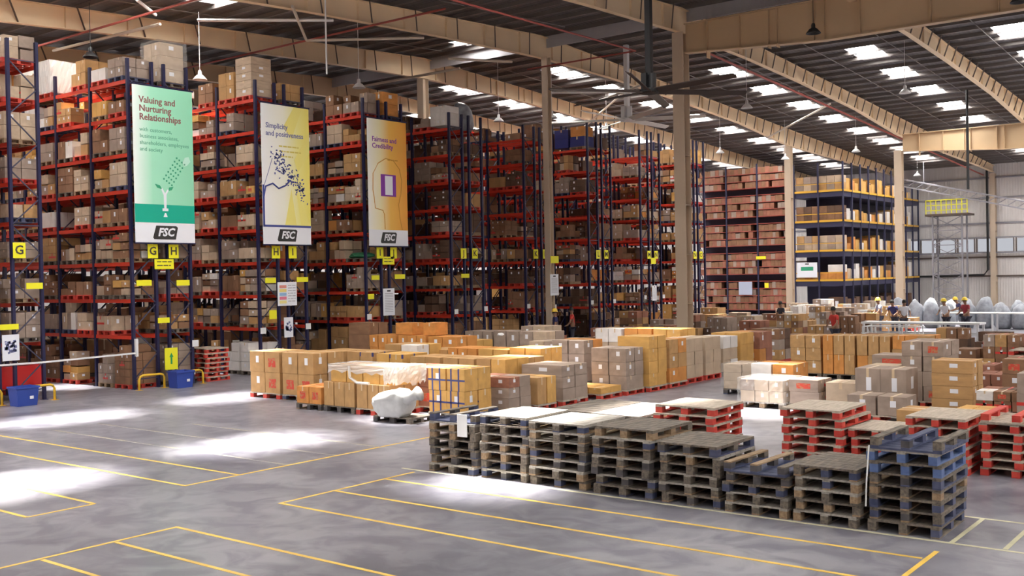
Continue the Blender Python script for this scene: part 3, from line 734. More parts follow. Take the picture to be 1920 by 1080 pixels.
# ------------------------------------------------------------------ banners
def grad_mat(name, stops, ww):
    M = mat(name, (1, 1, 1), .5); nt = M.node_tree; b = nt.nodes['Principled BSDF']
    tc = nt.nodes.new('ShaderNodeTexCoord'); sp = nt.nodes.new('ShaderNodeSeparateXYZ'); mr = nt.nodes.new('ShaderNodeMapRange'); cr = nt.nodes.new('ShaderNodeValToRGB')
    mr.inputs['From Min'].default_value = -ww/2; mr.inputs['From Max'].default_value = ww/2
    nt.links.new(tc.outputs['Object'], sp.inputs[0]); nt.links.new(sp.outputs['Y'], mr.inputs['Value']); nt.links.new(mr.outputs[0], cr.inputs['Fac'])
    el = cr.color_ramp.elements
    el[0].position, el[0].color = stops[0][0], (*stops[0][1], 1); el[1].position, el[1].color = stops[-1][0], (*stops[-1][1], 1)
    for p, c in stops[1:-1]:
        e = el.new(p); e.color = (*c, 1)
    nt.links.new(cr.outputs['Color'], b.inputs['Base Color'])
    return M
M_bg = grad_mat('banner_green', [(0, (.85, .92, .88)), (.3, (.35, .75, .53)), (1, (.28, .68, .45))], 2.06)
M_byw = grad_mat('banner_yellow', [(0, (.86, .87, .88)), (.45, (.86, .86, .72)), (.75, (.85, .80, .28)), (1, (.84, .74, .16))], 2.06)
M_bo = grad_mat('banner_orange', [(0, (.88, .88, .82)), (.3, (.87, .80, .50)), (.55, (.86, .50, .09)), (1, (.80, .34, .04))], 2.06)
M_bwh = mat('banner_white', (.80, .82, .87), .5)
M_teal = mat('print_teal', (.0, .40, .27), .5); M_dteal = mat('print_dark_green', (.03, .33, .17), .5)
M_maroon = mat('print_maroon', (.25, .10, .09), .5); M_gtext = mat('print_green_text', (.10, .38, .24), .5)
M_navy = mat('print_navy', (.05, .07, .28), .5); M_purple = mat('print_purple', (.22, .03, .35), .5)
M_logo = mat('logo_black', (.03, .03, .03), .5); M_btext = mat('print_blue_grey', (.18, .20, .38), .5); M_oline = mat('print_orange_line', (.60, .28, .03), .5)
M_yray = mat('print_yellow_ray', (.84, .76, .22), .5); M_logorim = mat('logo_rim', (.7, .7, .7), .5)
M_mag = mat('print_magenta', (.62, .25, .50), .5); M_ytext = mat('print_ochre', (.66, .56, .12), .5)
def tri(parent, pts, m, name, x=.004):
    return MB().prism(pts, lambda u, v, s: (s, u, v), 0, x, m).build(name, parent)
def smallprint(parent, u, v, widths, m, h=.05, gap=.17):
    q = MB(); rr = random.Random(5)
    for i, w in enumerate(widths):
        a = u
        while a < u+w:
            b_ = min(u+w, a+rr.uniform(.06, .2)); q.box(0, .0035, a, b_, v-gap*i-h, v-gap*i, m); a = b_+.03
    return q.build('small_print', parent)
def banner(yc, z0, z1, m, label):
    t = empty('hanging_banner', (-27.72, yc, z0)); H_ = z1-z0; W = 2.06
    MB().box(-.02, 0, -W/2, W/2, .62, H_, m).build('cloth', t)
    MB().box(-.02, 0, -W/2, W/2, 0, .62, M_bwh).build('logo_panel', t)
    MB().tube([(-.01, -W/2-.04, H_), (-.01, W/2+.04, H_)], .03, M_post, 6).build('top_rail', t)
    MB().tube([(-.01, -W/2-.02, 0), (-.01, W/2+.02, 0)], .025, M_post, 6).build('bottom_rail', t)
    lg = tri(t, [(-.40, .12), (.34, .12), (.42, .48), (.36, .53), (-.33, .53), (-.44, .17)], M_logo, 'logo_badge', .006)
    text('FSC', t, (.007, 0, .325), .34, M_bwh, align='CENTER', shear=.25, bold=.012, name='logo_lettering')
    tag(t, label, 'banner')
    return t, H_
G, HH = banner(18.50, 4.36, 9.09, M_bg, 'green hanging banner with a sprout on the leftmost banner rack')
MB().box(0, .003, -1.03, 1.03, .62, 1.17, M_teal).build('teal_band', G)
text('Valuing and\nNurturing\nRelationships', G, (.002, -.82, 4.02), .27, M_maroon, bold=.006, sp=.95, name='headline')
text('with customers,\nbusiness associates,\nshareholders, employees\nand society', G, (.002, -.82, 3.10), .17, M_gtext, name='small_text', sp=1.15)
tri(G, [(-0.04, 1.05), (0.04, 1.05), (0.05, 1.484), (0.14, 1.627), (0.09, 1.639), (0.0, 1.515), (-0.09, 1.67), (-0.14, 1.651), (-0.05, 1.465)], M_bwh, 'sprout_stem')
tri(G, [(0.12, 1.596), (0.14, 1.701), (0.3, 1.738), (0.24, 1.627)], M_dteal, 'leaf'); tri(G, [(-0.1, 1.639), (-0.17, 1.751), (-0.34, 1.788), (-0.26, 1.676)], M_dteal, 'leaf')
tri(G, [(-.1, .98), (.1, .98), (.1, 1.06), (-.1, 1.06)], M_bwh, 'root', .007); tri(G, [(-.07, .80), (.07, .80), (.02, .92), (-.02, .92)], M_bwh, 'root', .007)
q = MB()
for i in range(7):
    for j in range(4):
        u = -.05+.09*j+.11*i*.7; v = 1.93+.11*i-.06*j; q.prism([(u, v), (u+.05, v), (u+.05, v+.05), (u, v+.05)], lambda a, b_, s: (s, a, b_), 0, .004, M_dteal)
q.build('dotted_trail', G)
tri(G, [(0.68, 2.371), (0.8, 2.414), (0.92, 2.538), (0.86, 2.681), (0.72, 2.65), (0.64, 2.495)], mat('print_pale_green', (.5, .8, .65), .5), 'drop')
Yb, HH = banner(23.22, 4.36, 9.10, M_byw, 'yellow hanging banner with a dotted tree, middle of the three banners')
for a, b_ in ((.1, .30), (.55, .75), (1.0, 1.03)):
    pass
tri(Yb, [(-.1, 4.0), (.4, 4.74), (.75, 4.74), (.25, 3.6)], M_yray, 'sun_ray', .003)
tri(Yb, [(.35, 2.9), (1.03, 3.9), (1.03, 3.2), (.5, 2.5)], M_yray, 'sun_ray', .003); tri(Yb, [(-.1, .68), (.4, .68), (.2, 1.9)], M_yray, 'sun_ray', .003); tri(Yb, [(.6, .68), (1.0, .68), (.4, 1.9)], M_yray, 'sun_ray', .003)
text('Simplicity\nand positiveness', Yb, (.004, -.85, 3.86), .245, M_btext, bold=.004, name='headline', sp=1.05)
smallprint(Yb, -.3, 3.36, (.85, .95, .6), M_ytext)
MB().box(0, .004, -1.03, 1.03, .60, .67, M_navy).build('navy_line', Yb)
MB().box(0, .004, -1.03, -.95, .62, 2.0, M_navy).build('tree_trunk', Yb)
MB().tube([(.002, -.98, 1.6), (.002, -.9, 1.95), (.002, -.6, 2.06), (.002, -.35, 1.9), (.002, -.05, 2.02), (.002, .15, 2.2)], .03, M_navy, 6).build('branch', Yb)
MB().tube([(.002, -.95, 2.0), (.002, -.75, 2.5), (.002, -.6, 2.9)], .012, M_btext, 5).build('branch', Yb)
q = MB(); rr = random.Random(3)
for i in range(150):
    a = rr.uniform(0, 1); u = -.5+a*1.25+rr.gauss(0, .1); v = 3.05-a*1.25+rr.gauss(0, .22)
    if not (-.9 < u < .95): continue
    s2 = rr.uniform(.025, .05); th = rr.uniform(0, 3)
    pts = [(u+s2*math.cos(th+k*1.57)*(1.3 if k % 2 else .7), v+s2*math.sin(th+k*1.57)*(1.3 if k % 2 else .7)) for k in range(4)]
    q.prism(pts, lambda a_, b2, s: (s, a_, b2), 0, .006, M_navy)
q.build('tree_leaves', Yb)
Ob, HH = banner(28.08, 4.36, 9.12, M_bo, 'orange hanging banner with a purple window, right of the three banners')
text('Fairness and\nCredibility', Ob, (.002, -.80, 3.86), .26, M_purple, bold=.004, name='headline', sp=.95)
smallprint(Ob, .0, 3.28, (.55,), M_oline)
tri(Ob, [(-.38, 1.88), (.42, 1.88), (.42, 2.70), (-.38, 2.70)], M_purple, 'window_frame', .005); tri(Ob, [(-.16, 1.93), (.24, 1.93), (.24, 2.65), (-.16, 2.65)], M_bwh, 'window_pane', .009)
hd = [(-.2, .64), (-.22, 1.2), (-.3, 1.35), (-.7, 1.42), (-.74, 1.8), (-.8, 2.1), (-.78, 2.7), (-.5, 3.1), (-.1, 3.3), (.3, 3.25), (.62, 2.95), (.74, 2.5), (.68, 2.0), (.55, 1.6), (.6, 1.1), (.72, .64)]
MB().tube([(.002, u, v) for u, v in hd], .018, M_oline, 5).build('head_outline', Ob)

# ------------------------------------------------------------------ signs at the rack ends
XS_ = -27.86
let = {'G': ('F', 'G'), 'H': ('G', 'H'), 'I': ('H', 'I'), 'J': ('I', 'J'), 'K': ('J', 'K'), 'L': ('K', 'L'), 'M': ('L', 'M'), 'N': ('M', 'N'), 'O': ('N', 'O')}
pos = ['left', 'right']
for rn, c, rname in ROWS:
    for i, of in enumerate((-.36, .36)):
        if rn == 'G' and i == 0: continue
        o = sign('aisle_letter_sign', XS_+.02, c+of, 4.12, .34, .42, M_yellow, 'square yellow letter sign at the %s of the %s' % (pos[i], rname))
        text(let[rn][i], o, (.002, 0, 0), .34, M_ink, align='CENTER', bold=.006)
def ysign(y, z, w, h, txt, label, x=XS_+.02):
    o = sign('yellow_sign', x, y, z, w, h, M_yellow, label)
    if txt: smallprint(o, -w*.38, h*.28, (w*.76, w*.72), M_ink, .025, .11)
    return o
ysign(18.5, 3.73, .66, .30, 'notice', 'wide yellow notice below the green banner')
ysign(28.15, 3.83, .62, .30, 'notice', 'wide yellow notice below the orange banner')
ysign(14.44, 3.15, .46, .17, '', 'narrow yellow plate on the leftmost rack upright')
ysign(17.80, 3.17, .5, .17, '', 'narrow yellow plate left under the green banner')
ysign(19.15, 3.15, .46, .17, '', 'narrow yellow plate right under the green banner')
ysign(22.55, 3.17, .44, .17, '', 'narrow yellow plate left under the yellow banner')
ysign(23.93, 3.18, .5, .17, '', 'narrow yellow plate right under the yellow banner')
ysign(27.45, 3.2, .4, .17, '', 'narrow yellow plate left under the orange banner')
ysign(28.75, 3.22, .55, .17, '', 'narrow yellow plate right under the orange banner')
ysign(18.44, 2.02, .4, .16, '', 'small yellow plate low on the green-banner rack')
ysign(13.72, 2.06, .5, .15, '', 'small yellow plate above the white poster at the left edge')
ysign(22.62, 2.02, .3, .3, '', 'small yellow plate low on the yellow-banner rack')
ysign(27.2, 2.5, .3, .2, '', 'small yellow square on the left upright of the orange-banner rack')
ysign(32.6, 3.2, .5, .17, '', 'narrow yellow plate on the first rack right of the orange banner')
ysign(47.87, 3.8, .5, .32, '', 'yellow notice on the fourth rack right of the orange banner')
o = sign('notice_board', XS_+.2, 18.55, .85, .44, .66, M_yellow, 'tall yellow poster with a green figure low on the green-banner rack')
MB().prism([(0, .18), (.07, .05), (.03, .05), (.03, -.16), (-.03, -.16), (-.03, .05), (-.07, .05)], lambda u, v, s: (s, u, v), 0, .004, mat('print_green', (.02, .3, .08), .5)).build('green_figure', o)
o = sign('notice_board', XS_+.03, 23.24, 2.70, .82, .80, M_bwh, 'white notice board with coloured stripes on the yellow-banner rack')
for i, cc in enumerate(((.75, .3, .25), (.8, .65, .2), (.3, .5, .75), (.75, .2, .3), (.85, .75, .3))):
    MB().box(0, .004, -.34, -.04, .2-.13*i, .3-.13*i, mat('stripe_%d' % i, cc, .5)).build('colour_stripe', o)
smallprint(o, .03, .3, (.33,)*7, M_greypipe, .02, .09)
def poster(y, z, w, h, label, x=XS_+.03, blot=True):
    o = sign('poster', x, y, z, w, h, M_bwh, label, 'poster')
    if blot:
        q = MB(); rr = random.Random(int(y*10))
        for i in range(26):
            u = rr.uniform(-w*.32, w*.32); v = rr.uniform(-h*.2, h*.25); s2 = rr.uniform(.02, .05)
            q.prism([(u-s2, v-s2), (u+s2, v-s2*.6), (u+s2*.7, v+s2), (u-s2, v+s2*.8)], lambda a, b_, s: (s, a, b_), 0, .004, M_btext)
        q.build('printed_picture', o)
    else:
        q = MB()
        for i in range(12): q.box(0, .003, -w*.36, w*.36, h*.3-i*h*.06, h*.3-i*h*.06+h*.015, M_greypipe)
        q.build('printed_lines', o)
        MB().box(0, .004, -w*.15, w*.15, h*.38, h*.44, M_logo).build('heading', o)
    return o
poster(13.74, 1.50, .46, .70, 'white poster with a blue picture on the leftmost rack', blot=True)
poster(23.27, 1.56, .38, .68, 'small white poster low on the yellow-banner rack')
poster(28.12, 2.27, .60, 1.02, 'tall white notice sheet on the orange-banner rack', blot=False)
poster(37.9, 2.72, .62, .95, 'grey-white notice sheet on the thin column among the dark racks', x=-27.14, blot=False)
poster(47.9, 2.1, .45, .8, 'narrow white notice on the fourth rack right of the orange banner', blot=False)
o = ysign(37.95, 3.85, .6, .32, '', 'yellow notice on the thin column among the dark racks', x=-27.14)
for i, (y, z) in enumerate(((22.2, 1.5), (24.15, 1.55), (27.1, 1.75), (19.55, 1.25), (32.0, 1.75), (33.9, 1.8), (36.9, 1.8), (38.9, 1.7), (42.0, 1.8), (44.0, 1.8), (47.0, 1.9), (48.9, 1.9))):
    w = ['left of the yellow-banner rack', 'right of the yellow-banner rack', 'left of the orange-banner rack', 'right of the green-banner rack', 'left of the first rack past the orange banner', 'right of the first rack past the orange banner', 'left of the second rack past the orange banner', 'right of the second rack past the orange banner', 'left of the third rack past the orange banner', 'right of the third rack past the orange banner', 'left of the fourth rack past the orange banner', 'right of the fourth rack past the orange banner'][i]
    sign('tag_card', XS_+.02, y, z, .22, .2, M_white, 'small white card on the end upright, '+w, 'card')
# signs on the far blocks (facing the camera side, -Y)
def signy(name, x, y, z, w, h, m, label, cat='sign'):
    o = MB().box(-w/2, w/2, 0, .03, -h/2, h/2, m).build(name); o.location = (x, y, z); return tag(o, label, cat)
o = signy('hanging_board', -28.55, 70.3, 3.15, 1.45, 1.05, M_bwh, 'white board with a green strip on the yellow shelving')
MB().box(-.45, .45, -.004, 0, -.05, .22, M_dteal).build('green_strip', o); MB().box(-.14, .14, -.004, 0, .38, .46, M_logo).build('heading', o)
signy('hanging_board', -33.2, 70.2, 1.9, 1.05, .95, mat('pale_blue', (.45, .5, .62), .5), 'pale blue-grey board on the red-brown shelving')
signy('yellow_sign', -32.0, 70.3, 4.1, .75, .22, M_yellow, 'yellow plate on the red-brown shelving')
signy('yellow_sign', -31.6, 70.3, 2.1, .3, .35, M_yellow, 'small yellow square on the red-brown shelving')

# ------------------------------------------------------------------ rack end fittings
def rack_guard(y0, y1, label):
    t = empty('rack_guard', (-27.6, (y0+y1)/2, 0)); a = (y0-y1)/2
    MB().tube([(0, a, 0), (0, a, .32), (0, a+.05, .40), (0, a+.13, .43), (0, -a-.13, .43), (0, -a-.05, .40), (0, -a, .32), (0, -a, 0)], .035, M_guard, 8).build('hoop', t, True)
    for s2 in (a, -a): MB().box(-.08, .08, s2-.08, s2+.08, 0, .01, M_guard).build('floor_plate', t)
    return tag(t, label, 'guard', 'yellow rack guards')
rack_guard(17.40, 18.25, 'yellow hoop guard left at the foot of the green-banner rack')
rack_guard(18.95, 19.62, 'yellow hoop guard right at the foot of the green-banner rack')
rack_guard(13.95, 14.80, 'yellow hoop guard right at the foot of the leftmost rack')
rack_guard(12.55, 13.35, 'yellow hoop guard left at the foot of the leftmost rack')
def bin_(x, y, label):
    t = empty('storage_bin', (x, y, 0))
    mb = MB(); k = mb.mi(M_bin); n = 0
    A = [(-.24, -.30), (.24, -.30), (.24, .30), (-.24, .30)]
    for sc_, z in ((.86, 0), (1, .50), (.93, .50), (.80, .02)):
        for u, v in A: mb.v.append((u*sc_, v*sc_, z))
    for L in range(3):
        for i in range(4):
            j = (i+1) % 4; mb.f.append((L*4+i, L*4+j, L*4+4+j, L*4+4+i)); mb.m.append(k)
    mb.f.append((3, 2, 1, 0)); mb.m.append(k); mb.f.append((12, 13, 14, 15)); mb.m.append(k)
    mb.build('tub', t)
    q = MB()
    for a in ((-.25, .25, -.325, -.30), (-.25, .25, .30, .325)): q.box(a[0], a[1], a[2], a[3], .46, .51, M_bin)
    for a in ((-.265, -.24, -.32, .32), (.24, .265, -.32, .32)): q.box(a[0], a[1], a[2], a[3], .46, .51, M_bin)
    q.build('rim', t)
    MB().box(.232, .245, .05, .15, .18, .26, M_paper).build('paper_label', t)
    return tag(t, label, 'bin', 'blue bins at the rack feet')
bin_(-27.2, 18.55, 'blue plastic bin at the foot of the green-banner rack')
bin_(-27.1, 13.68, 'blue plastic bin at the foot of the leftmost rack')
t = empty('barrier_tape', (-27.7, 13.2, 1.1))
MB().bar((0, -2.5, -.02), (0, 1.4, -.05), .006, .05, M_white).bar((0, 1.4, -.05), (0, 4.2, 0), .006, .05, M_white).build('tape', t)
MB().box(-.05, .04, 4.17, 4.24, -.1, .42, M_white).build('holder', t)
tag(t, 'white barrier tape stretched across the aisle at the left edge', 'barrier tape')
tag(MB().box(-29.3, -28.3, 12.4, 14.9, .35, .95, M_redtank).build('red_cabinet'), 'red cabinet behind the uprights of the leftmost rack', 'cabinet')

# white sack
def blob(name, c, s, m, seed, amp=.12, fold=0, sub=4, boxy=1):
    bm = bmesh.new(); bmesh.ops.create_icosphere(bm, subdivisions=sub, radius=1)
    for v in bm.verts:
        p = v.co.copy(); n = mnoise.noise(p*1.3+Vector((seed, 0, 0)))*amp+mnoise.noise(p*4+Vector((seed, 2, 0)))*amp*.35
        if fold: n += fold*math.sin(14*math.atan2(p.z, p.x)+3*p.y)*.5*(1-abs(p.z))
        if boxy != 1: p = Vector([math.copysign(abs(t_)**boxy, t_) for t_ in p])
        q = p*(1+n); q.z = max(q.z, -.72)
        if boxy != 1: tp_ = .80+.14*(q.z+.72)+.02*math.sin(22*p.x+4*p.z)+.02*math.sin(17*p.y+9*p.z); q = Vector((q.x*tp_, q.y*tp_, q.z+.16*q.x*(1 if q.z > 0 else 0)))
        v.co = Vector((q.x*s[0], q.y*s[1], (q.z+.72)*s[2]))
    me = bpy.data.meshes.new(name); bm.to_mesh(me); bm.free(); me.materials.append(m)
    me.polygons.foreach_set('use_smooth', [True]*len(me.polygons))
    o = link(name, me); o.location = c; return o
pallet(-16.2, 16.75, 0, 1.15, .75, .12, 'dark', 'under the white sack', kind='parts')
sk = blob('sack', (-16.3, 16.55, .121), (.50, .36, .33), M_sack, 4, .16, .06, 4, .62)
tag(sk, 'bulging white plastic sack lying on a dark pallet by the long tan load', 'sack')
nk = MB(); nk.tube([(.22, 0, .40), (.42, -.01, .44), (.56, -.02, .46), (.66, 0, .50), (.76, .02, .54)], [.24, .20, .11, .12, .17], M_sack, 12); nk.build('tied_neck', sk, True)
# film sheets over loads
def film(x0, x1, y0, y1, z0, z1, label, m=M_film, topm=True, seed=1):
    mb = MB(); k = mb.mi(m); rr = random.Random(seed); n = 14
    per = []
    for i in range(n): per.append((x0+(x1-x0)*i/n, y0))
    for i in range(n): per.append((x1, y0+(y1-y0)*i/n))
    for i in range(n): per.append((x1-(x1-x0)*i/n, y1))
    for i in range(n): per.append((x0, y1-(y1-y0)*i/n))
    N = len(per); R_ = 6
    for r in range(R_+1):
        z = z0+(z1-z0)*r/R_
        for (a, b_) in per:
            mb.v.append((a+rr.uniform(-.008, .02)*(1 if a > (x0+x1)/2 else -1), b_+rr.uniform(-.008, .02)*(1 if b_ > (y0+y1)/2 else -1), z+(rr.uniform(-.06, .06) if r == 0 else 0)))
    for r in range(R_):
        for i in range(N):
            j = (i+1) % N; mb.f.append((r*N+i, r*N+j, (r+1)*N+j, (r+1)*N+i)); mb.m.append(k)
    if topm:
        c = len(mb.v); mb.v.append(((x0+x1)/2, (y0+y1)/2, z1+.01))
        for i in range(N): mb.f.append((R_*N+i, R_*N+(i+1) % N, c)); mb.m.append(k)
    return tag(mb.build('stretch_film'), label, 'plastic film')
film(-18.93, -16.66, 17.02, 17.94, .98, 1.15, 'white plastic film draped over the upper tan cartons', M_filmw, seed=2)
film(-17.05, -16.62, 17.0, 17.96, .74, 1.155, 'white plastic film wrapped round the right end of the long tan load', M_filmw, seed=3)
tag(MB().tube([(-18.2, 17.0, 1.12), (-18.15, 16.98, .85), (-17.9, 16.97, .74), (-17.5, 16.97, .74)], .035, M_filmw, 6).build('film_loop'), 'loose loop of white film hanging on the long tan load', 'plastic film')
film(-10.86, -9.70, 22.46, 23.54, .14, .70, 'clear film wrapped round the cartons on the wooden pallet', seed=4)
film(-12.39, -11.26, 24.66, 25.74, .14, .80, 'clear film round the grey cartons on the blue pallet', seed=5)
film(RACKX-1.05, RACKX-.1, 18.6, 19.6, 9.36, 10.62, 'clear film over the tall load behind the green banner', seed=6)
film(RACKX-BAY*2-1.1, RACKX-BAY*2-.1, 17.35, 18.35, 9.36, 10.4, 'milky film over white cartons on the top shelf at upper left', M_filmw, seed=7)
w = blob('wrapped_bundle', (-28.6, 33.45, 9.24), (.5, .5, .75), M_wrapgrey, 9, .15); tag(w, 'pale grey wrapped bundle on the top shelf right of the orange banner', 'bundle')
w = blob('green_bundle', (-28.6, 27.5, 3.94), (.5, .4, .13), mat('green_cloth', (.02, .16, .07), .6), 5, .2); tag(w, 'dark green bundle on a shelf left below the orange banner', 'bundle')
w = blob('cloth_pile', (-19.9, 24.9, 1.345), (.1, .1, .05), M_white, 5, .2); tag(w, 'crumpled white bag lying on the orange cartons', 'bag')
# loose strap on the rightmost stack
tag(MB().tube([(-4.37, 12.60, 1.05), (-4.40, 12.58, .6), (-4.42, 12.60, .3)], .010, M_white, 5).build('loose_strap'), 'white strap hanging down the front of the rightmost pallet stack', 'strap')
tag(MB().box(-11.0, -10.8, 12.6, 12.615, .62, .98, M_white).build('white_sheet'), 'white paper sheet hanging on the leftmost front pallet stack', 'paper')

# ------------------------------------------------------------------ far wall fittings
for i, z in enumerate((2.4, 3.9, 6.6, 8.6, 10.2)):
    tag(MB().box(XL, XR, YF-.12, YF, z-.06, z+.06, M_darkrod if i in (0, 1) else M_greypipe).build('wall_girt'), 'dark horizontal girt on the far wall, %s from the floor' % ['lowest', 'second', 'third', 'fourth', 'highest'][i], 'girt')
for i, z in enumerate((4.25, 5.45)):
    tag(MB().box(-32, -5, YF-.35, YF-.25, z-.05, z+.05, M_greypipe).build('window_rail'), ('lower' if i == 0 else 'upper')+' rail of the window band on the far wall', 'rail')
for i in range(12):
    x = -27+i*1.45
    M_glass = M_white
    o = MB().box(x-.6, x+.6, YF-.05, YF-.01, 4.35, 5.35, emis_clear('window_glow', (.9, .92, 1), .42, 0) if i == 0 else bpy.data.materials['window_glow']).build('window_%d' % (i+1))
    o['kind'] = 'structure'
    f = MB()
    for xx in (x-.66, x+.6): f.box(xx, xx+.06, YF-.30, YF-.24, 4.25, 5.45, M_darkrod)
    f.build('window_frame', o)
pipe('drain_pipe', [(-20.9, YF-.75, 11), (-20.9, YF-.75, 2.9), (-21.2, YF-.75, 2.5), (-27.5, YF-.75, 2.4), (-27.7, YF-.75, 2.2), (-27.7, YF-.75, 0)], .09, M_black, 'thick black pipe bending along the far wall beside the wall column', 'pipe')
# conveyor boom
t = empty('conveyor_boom', (-26.5, 84, 9.7))
for a in (0, .55):
    MB().bar((0, 0, a), (14, -3.5, -3.6+a), .1, .1, M_greypipe).build('chord', t)
q = MB()
for i in range(20):
    u = i/20; q.bar((14*u, -3.5*u, -3.6*u), (14*(u+.05), -3.5*(u+.05), -3.6*(u+.05)+.55), .05, .05, M_greypipe)
q.build('lattice', t)
for a in (0.15, .95): MB().bar((14*a, -3.5*a, -3.6*a+.5), (14*a, -3.5*a, roof_z(84-3.5*a)-9.7-.3), .04, .04, M_greypipe).build('hanger', t)
tag(t, 'long sloping grey truss crossing in front of the far wall', 'truss')
# scaffold tower with yellow platform
t = empty('lift_tower', (-23.2, 86, 0))
for sx in (-1.1, 1.1):
    for sy in (-.7, .7): MB().box(sx-.06, sx+.06, sy-.06, sy+.06, 0, 7.3, M_greypipe).build('leg', t)
for i in range(6):
    z = .3+1.15*i
    q = MB(); q.bar((-1.1, -.7, z), (1.1, -.7, z+1.1), .06, .06, M_greypipe); q.bar((1.1, -.7, z), (-1.1, -.7, z+1.1), .06, .06, M_greypipe); q.bar((-1.1, -.7, z), (1.1, -.7, z), .06, .06, M_greypipe); q.build('cross_brace', t)
MB().box(-1.6, 1.6, -1, 1, 7.2, 7.35, M_darkrod).build('platform', t)
q = MB()
for i in range(9): q.box(-1.55+i*.385, -1.49+i*.385, -1.0, -.95, 7.35, 8.45, M_yellow)
for z in (7.6, 8.0, 8.4): q.box(-1.55, 1.6, -1.0, -.95, z, z+.06, M_yellow)
q.box(-1.55, -1.5, -1, 1, 8.4, 8.46, M_yellow); q.box(1.55, 1.6, -1, 1, 8.4, 8.46, M_yellow)
q.build('yellow_railing', t)
tag(t, 'lattice tower with a yellow railed platform in front of the far wall', 'tower')
# conveyor table, grey bags, tables
t = empty('roller_table', (-14.3, 45, 0))
MB().box(-1.4, 3.4, -.5, .5, .82, .9, M_white).build('table_top', t)
for xx in (-1.3, .2, 1.8, 3.3):
    for yy in (-.45, .45): MB().box(xx-.04, xx+.04, yy-.04, yy+.04, 0, .82, M_white).build('leg', t)
MB().box(-1.4, 3.4, -.48, -.44, .4, .46, M_white).box(-1.4, 3.4, .44, .48, .4, .46, M_white).build('rail', t)
tag(t, 'long white metal work table in front of the people', 'table')
t = empty('roller_table', (-11.0, 52.5, 0))
MB().box(-3.5, 3.4, -.5, .5, .95, 1.0, M_white).build('table_top', t)
for xx in (-3.4, -1.2, 1, 3.3):
    for yy in (-.45, .45): MB().box(xx-.04, xx+.04, yy-.04, yy+.04, 0, .95, M_white).build('leg', t)
tag(t, 'second white work table behind the people', 'table')
rr = random.Random(11)
for i in range(26):
    x = -18.0+.86*(i % 13)+rr.uniform(-.04, .04); y = 56.8+3.2*(i//13)+rr.uniform(-.4, .4)
    b_ = blob('wrapped_bundle', (x, y, 0), (.42, .4, rr.uniform(.7, .95)), M_wrapgrey, i, .2, 0, 3)
    tag(b_, 'grey plastic-wrapped bundle in the heap at the foot of the far wall', 'bundle', 'grey wrapped bundles')
t = empty('wire_cage', (-13.1, 40.6, 0))
q = MB()
for i in range(5): q.box(-1.0+.5*i-.02, -1.0+.5*i+.02, -.5, -.46, 0, .95, M_white)
for z in (.05, .35, .65, .93): q.box(-1.0, 1.0, -.5, -.46, z, z+.03, M_white)
q.build('front_mesh', t)
q = MB()
for i in range(3): q.box(-1.0, -.96, -.5+.5*i-.02, -.5+.5*i+.02, 0, .95, M_white).box(.96, 1.0, -.5+.5*i-.02, -.5+.5*i+.02, 0, .95, M_white)
for z in (.05, .93): q.box(-1.0, -.96, -.5, .5, z, z+.03, M_white).box(.96, 1, -.5, .5, z, z+.03, M_white).box(-1, 1, .46, .5, z, z+.03, M_white)
q.build('side_mesh', t)
MB().box(-1, 1, -.5, .5, 0, .04, M_white).build('floor_plate', t)
tag(t, 'white wire cage standing before the people at right', 'cage')

# ------------------------------------------------------------------ people
SKIN = mat('skin', (.30, .16, .10), .6)
def skin_mesh(name, joints, edges, m, root=0, sub=1):
    me = bpy.data.meshes.new(name); me.from_pydata([j[0] for j in joints], edges, [])
    o = bpy.data.objects.new(name, me); C.objects.link(o)
    s = o.modifiers.new('s', 'SKIN'); s.use_smooth_shade = True
    for i, j in enumerate(joints):
        me.skin_vertices[0].data[i].radius = (j[1], j[2] if len(j) > 2 else j[1]); me.skin_vertices[0].data[i].use_root = (i == root)
    u = o.modifiers.new('u', 'SUBSURF'); u.levels = sub; u.render_levels = sub
    bpy.context.view_layer.update()
    r = bpy.data.meshes.new_from_object(o.evaluated_get(bpy.context.evaluated_depsgraph_get()))
    bpy.data.objects.remove(o); r.materials.clear(); r.materials.append(m); r.name = name
    r.polygons.foreach_set('use_smooth', [True]*len(r.polygons))
    return r
